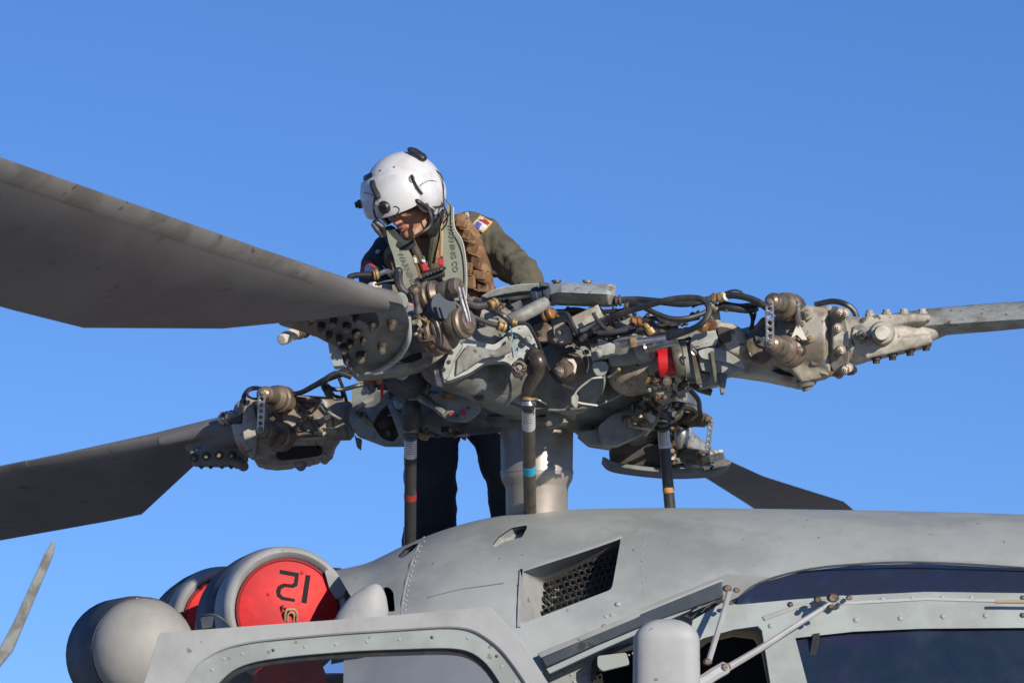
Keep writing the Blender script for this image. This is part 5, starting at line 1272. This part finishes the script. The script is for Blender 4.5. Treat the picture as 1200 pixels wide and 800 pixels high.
# dark harness, undershirt, zip, and small kit on the chest
plate('undershirt', rnd([(487,282),(500,272),(506,284),(502,300),(497,310),(489,296)], 3), 14.24, .05, GREASE if False else TAN, PR, bevel=.008)
hose('suit_collar', [(482,282,14.2),(488,296,14.2),(496,312,14.22),(504,330,14.24)], [4,5,4.5,4], SUIT, suit); hose('suit_collar', [(512,262,14.2),(509,280,14.2),(506,300,14.22),(506,325,14.24)], [5,6,5,4], SUIT, suit)
hose('zip', [(496,300,14.2),(500,314,14.21),(503,330,14.22)], 1, BOLTM, suit)
hose('harness_strap', [(517,258,14.19),(517.5,280,14.18),(517,300,14.18)], 2.2, KHAKI, vest); hose('harness_strap', [(484,300,14.17),(489,312,14.17),(493,330,14.18)], 3.4, TAN, vest)
kit = MB(); kit.box(P(508,322,14.12), Vector((M_(13),0,M_(4))), Vector((0,.02,0)), Vector((-M_(1),0,M_(6)))); kt = obj('chest_kit', kit, BLACK, vest, bevel=.006)
rg = random.Random(4)
for i in range(7): cylp('kit_knob', (497+i*4, 324-i*1.6, 14.09),(497+i*4, 323-i*1.6, 14.07), [(0,2),(1,1.6)], BOLTD if i % 3 else BLACK, kt, n=8)
plate('red_tab', [(492,306),(499,309),(504,316),(496,318)], 14.15, .01, REDP, vest); plate('red_tab', [(514,303),(520,303),(520,311),(514,311)], 14.13, .012, REDP, vest)
plate('white_tag', [(494,303),(499,305),(498,308),(494,307)], 14.14, .006, WHITEP, vest); plate('white_tag', [(484,301),(488,302),(489,308),(486,309)], 14.13, .006, WHITEP, vest)

# ---- helmet
hc = hp(0, .004, .038); RA, RF, RU = .138, .152, .150
def hs_(l, f, u, k=1.0): return hc + hl*(RA*l*k) + hf*(RF*f*k) + hu*(RU*u*k)
def shell(name, keep, k, mt, parent, nn=72, mm=48, th=.008, bulge=None):
    bm = bmesh.new(); g = {}
    for j in range(mm+1):
        th_ = PI*j/mm
        for i in range(nn):
            a = 2*PI*i/nn; d = Vector((math.sin(th_)*math.cos(a), math.sin(th_)*math.sin(a), math.cos(th_)))
            kk = k*(bulge(d) if bulge else 1); g[j, i] = (bm.verts.new(hs_(d.x, d.y, d.z, kk)), d)
    for j in range(mm):
        for i in range(nn):
            q = [g[j,i], g[j+1,i], g[j+1,(i+1)%nn], g[j,(i+1)%nn]]; d = sum((x[1] for x in q), Vector())/4
            if keep(d): bm.faces.new([x[0] for x in q])
    bmesh.ops.remove_doubles(bm, verts=bm.verts, dist=1e-5)
    bmesh.ops.delete(bm, geom=[v for v in bm.verts if not v.link_faces], context='VERTS')
    for _ in range(3):
        bd = [v for v in bm.verts if v.is_boundary]; new = {}
        for v in bd:
            nb = [e.other_vert(v).co for e in v.link_edges if e.is_boundary]
            if len(nb) == 2: new[v] = v.co*.4 + (nb[0]+nb[1])*.3
        for v, c in new.items(): v.co = c
    bmesh.ops.recalc_face_normals(bm, faces=bm.faces)
    r = bmesh.ops.solidify(bm, geom=bm.faces[:], thickness=th)
    me = bpy.data.meshes.new(name); bm.to_mesh(me); bm.free(); return obj(name, me, mt, parent, ang=50)
def keep_h(d):
    l, f, u = d; al = abs(l)
    if u > .12 + .0*al: return True
    if f > .62 - .0*al: return u > .0
    if f > .18: return u > -.05 - .55*max(0, (.62-f))
    return u > -.62
helmet = shell('helmet', keep_h, 1.0, HELM, PR, bulge=lambda d: 1 + .05*max(0, 1-((abs(d.x)-.95)**2*6 + (d.z+.15)**2*5 + (d.y+.1)**2*3)))
def keep_v(d):
    l, f, u = d; return f > .30 and -.12 < u < .72 and abs(l) < .80 - .25*max(0, u) and u < .72 - .2*abs(l)
visor = shell('visor_housing', keep_v, 1.10, HELM, helmet, th=.012, bulge=lambda d: 1+.05*max(0, 1-abs(d.x)*1.5)*max(0, .5-d.z))
lens = shell('visor_lens', lambda d: d[1] > .30 and -.16 < d[2] < .0 and abs(d[0]) < .6, 1.045, BLACK, helmet, th=.004)
lin = shell('helmet_liner', lambda d: keep_h(d) and (d[1] > -.3), .935, BLACK, helmet, th=.006)
# pixel -> point on the helmet
def onh(x, y, lift=0, k=1.0):
    dr = (P(x, y, 1)-CAM).normalized(); o = CAM - hc
    def tr(v): return Vector((v.dot(hl)/(RA*k), v.dot(hf)/(RF*k), v.dot(hu)/(RU*k)))
    A, B = tr(o), tr(dr); a = B.dot(B); b2 = A.dot(B); c = A.dot(A)-1; D = b2*b2-a*c
    t = (-b2 - math.sqrt(D))/a if D > 0 else -b2/a
    p = CAM + dr*t; v = p-hc; n = (hl*(v.dot(hl)/RA**2) + hf*(v.dot(hf)/RF**2) + hu*(v.dot(hu)/RU**2)).normalized()
    return p + n*lift, n
def hplate(name, poly, lift, mt, parent, th=.006, k=1.0):
    me = panel_mesh(name, densify(list(poly), 3), [], lambda x, y: onh(x, y, lift, k)[0], 3, Vector((0, th, 0))); return obj(name, me, mt, parent, ang=50)
def hh(pts, r, mt, parent, name='helmet_cable', k=1.0, **kw):
    return obj(name, MB().tube([onh(x, y, l, k)[0] for x, y, l in pts], M_(r, 14.1), 8, 6), mt, parent)
hplate('velcro_patch', rnd([(427.5,207),(437,202.5),(438.5,214),(428,222)], 2), .006, BLACK, helmet, k=1.04)
hh([(439,214,.01),(441,221,.014),(445,229,.014),(446,232,.012)], 3.8, BLACK, helmet, 'visor_lever', k=1.03)
m = MB(); p, n = onh(420.5, 239.5, .0, 1.08); m.lathe(p-n*.01, p+n*.014, [(0,.016),(.5,.016),(.6,.012),(1,.010)], 16); obj('visor_knob', m, BOLTD, helmet)
m = MB(); p, n = onh(451, 243, .0, 1.06); m.lathe(p-n*.006, p+n*.016, [(0,.026),(.5,.026),(.7,.02),(1,.016)], 20); kb = obj('visor_knob', m, BLACK, helmet)
m = MB()
for i in range(6): m.box(p+n*.018 + hl*(.0), hl*.016, n*.002, hu*.0012) if i == 0 else m.box(p + n*.016 - hu*(i-3)*.006, hl*.017, n*.003, hu*.0015)
obj('knob_ribs', m, BOLTD, kb)
hh([(441,232,.008),(440,242,.01),(442,252,.01),(447,258,.01)], 1.2, BOLTD, helmet, 'visor_cord', k=1.06)
hh([(457,246,.01),(463,241,.012),(468,244,.012),(464,250,.012),(458,248,.01)], .9, BOLTD, helmet, 'wire_loop', k=1.02)
hplate('clip_base', circ(482.5,210,3.4,12,4.6,-.3), .004, BLACK, helmet); hh([(482,206,.006),(484,212,.008),(489,221,.006),(494,227.5,.006)], 1.5, BLACK, helmet, 'strap_clip')
for x, y, r in ((485.5,219,1),(497,223.5,1.5),(500,237,2.2),(493,226,1)): m = MB(); p, n = onh(x, y); m.lathe(p-n*.002, p+n*.005, [(0,M_(r)),(1,M_(r*.8))], 10); obj('helmet_screw', m, BLACK, helmet)
pk = MB(); p1, n1 = onh(481, 180); p2, n2 = onh(496, 189)
ax_ = (p2-p1).normalized(); sdv = ax_.cross(n1).normalized()
pk.loft([[c_ + sdv*(w*math.cos(a)) + n1*(h*math.sin(a)+.012) for a in (2*PI*i/14 for i in range(14))] for c_, w, h in ((p1-ax_*.012,.009,.005),(p1-ax_*.002,.017,.011),(p1+ax_*.015,.021,.015),(p2-ax_*.003,.019,.013),(p2+ax_*.008,.012,.008))])
pack = obj('battery_pack', pk, BLACK, helmet, bevel=.003)
hose('helmet_cable', [(494,187,14.25),(500,194,14.22),(510,199,14.18),(517,206,14.16),(519.5,216,14.15),(519.5,228,14.15),(521,233,14.15),(527,239,14.15),(528,247,14.15),(524,255,14.15),(519,262,14.16)], .9, BLACK, helmet)
hh([(504,241,.006),(510,242,.008),(518,240,.008)], .9, BLACK, helmet, 'strap_clip')
hose('helmet_cable', [(520,234,14.14),(521,245,14.13),(516,254,14.13),(508,256,14.13),(503,250,14.13)], 1.0, BLACK, helmet)
hose('helmet_cable', [(518,238,14.13),(524,250,14.13),(523,262,14.14),(517,270,14.15)], 1.0, BLACK, helmet)
pe, ne = onh(505, 229); xe = ne.cross(hf).normalized(); ye = ne.cross(xe).normalized()
m = MB(); m.ell(pe - ne*.022, xe*.062, ye*.052, ne*.034, 28, 18); obj('ear_cup', m, HELM, helmet)
hh([(486,222,.006),(494,216,.006),(504,212,.006),(513,215,.004)], .35, BOLTD, helmet, 'shell_seam')
hh([(428,226,.006),(436,228,.007),(444,236,.007),(450,252,.006)], .4, BOLTD, helmet, 'visor_seam', k=1.1)
for x, y in ((462,196),(446,200),(470,236)): m = MB(); p, n = onh(x, y); m.lathe(p-n*.002, p+n*.003, [(0,.004),(1,.003)], 10); obj('helmet_screw', m, BOLTM, helmet)
# chin strap, nape pad, ear seal and boom microphone
hose('chin_strap', [(499,239,14.08),(505,252,14.07),(504,264,14.07),(495,272,14.06),(486,277,14.06)], [2.4,2.6,2.4,2,1.6], BLACK, helmet)
hose('nape_pad', [(514,246,14.2),(512,256,14.18),(508,266,14.18),(503,274,14.18)], [6,8,8,6], BLACK, helmet)
hose('ear_seal', [(484,234,14.07),(490,236,14.06),(499,243,14.08),(506,247,14.12)], [1.6,2.6,3,3], BLACK, helmet)
m = MB(); caps(m, [(P(441,262,14.08), .016), (P(447,266,14.08), .014), (P(450,276,14.09), .007)], 10); obj('mask_bracket', m, BLACK, helmet)
hose('bracket_strap', [(436,262,14.05),(442,270,14.05),(448,278,14.06)], [2,3,1.6], BOLTD, helmet)
hose('suit_scarf', [(456,270,14.2),(462,282,14.16),(474,288,14.14),(486,284,14.14)], [8,9,7,4], SUITD, suit)
# carrier plate for the boots behind the cowling
dk = MB(); dk.box(P(550,690,14.75), Vector((.5,0,0)), Vector((0,.5,0)), Vector((0,0,.012))); obj('work_platform', dk, HULL, H, bevel=.004)
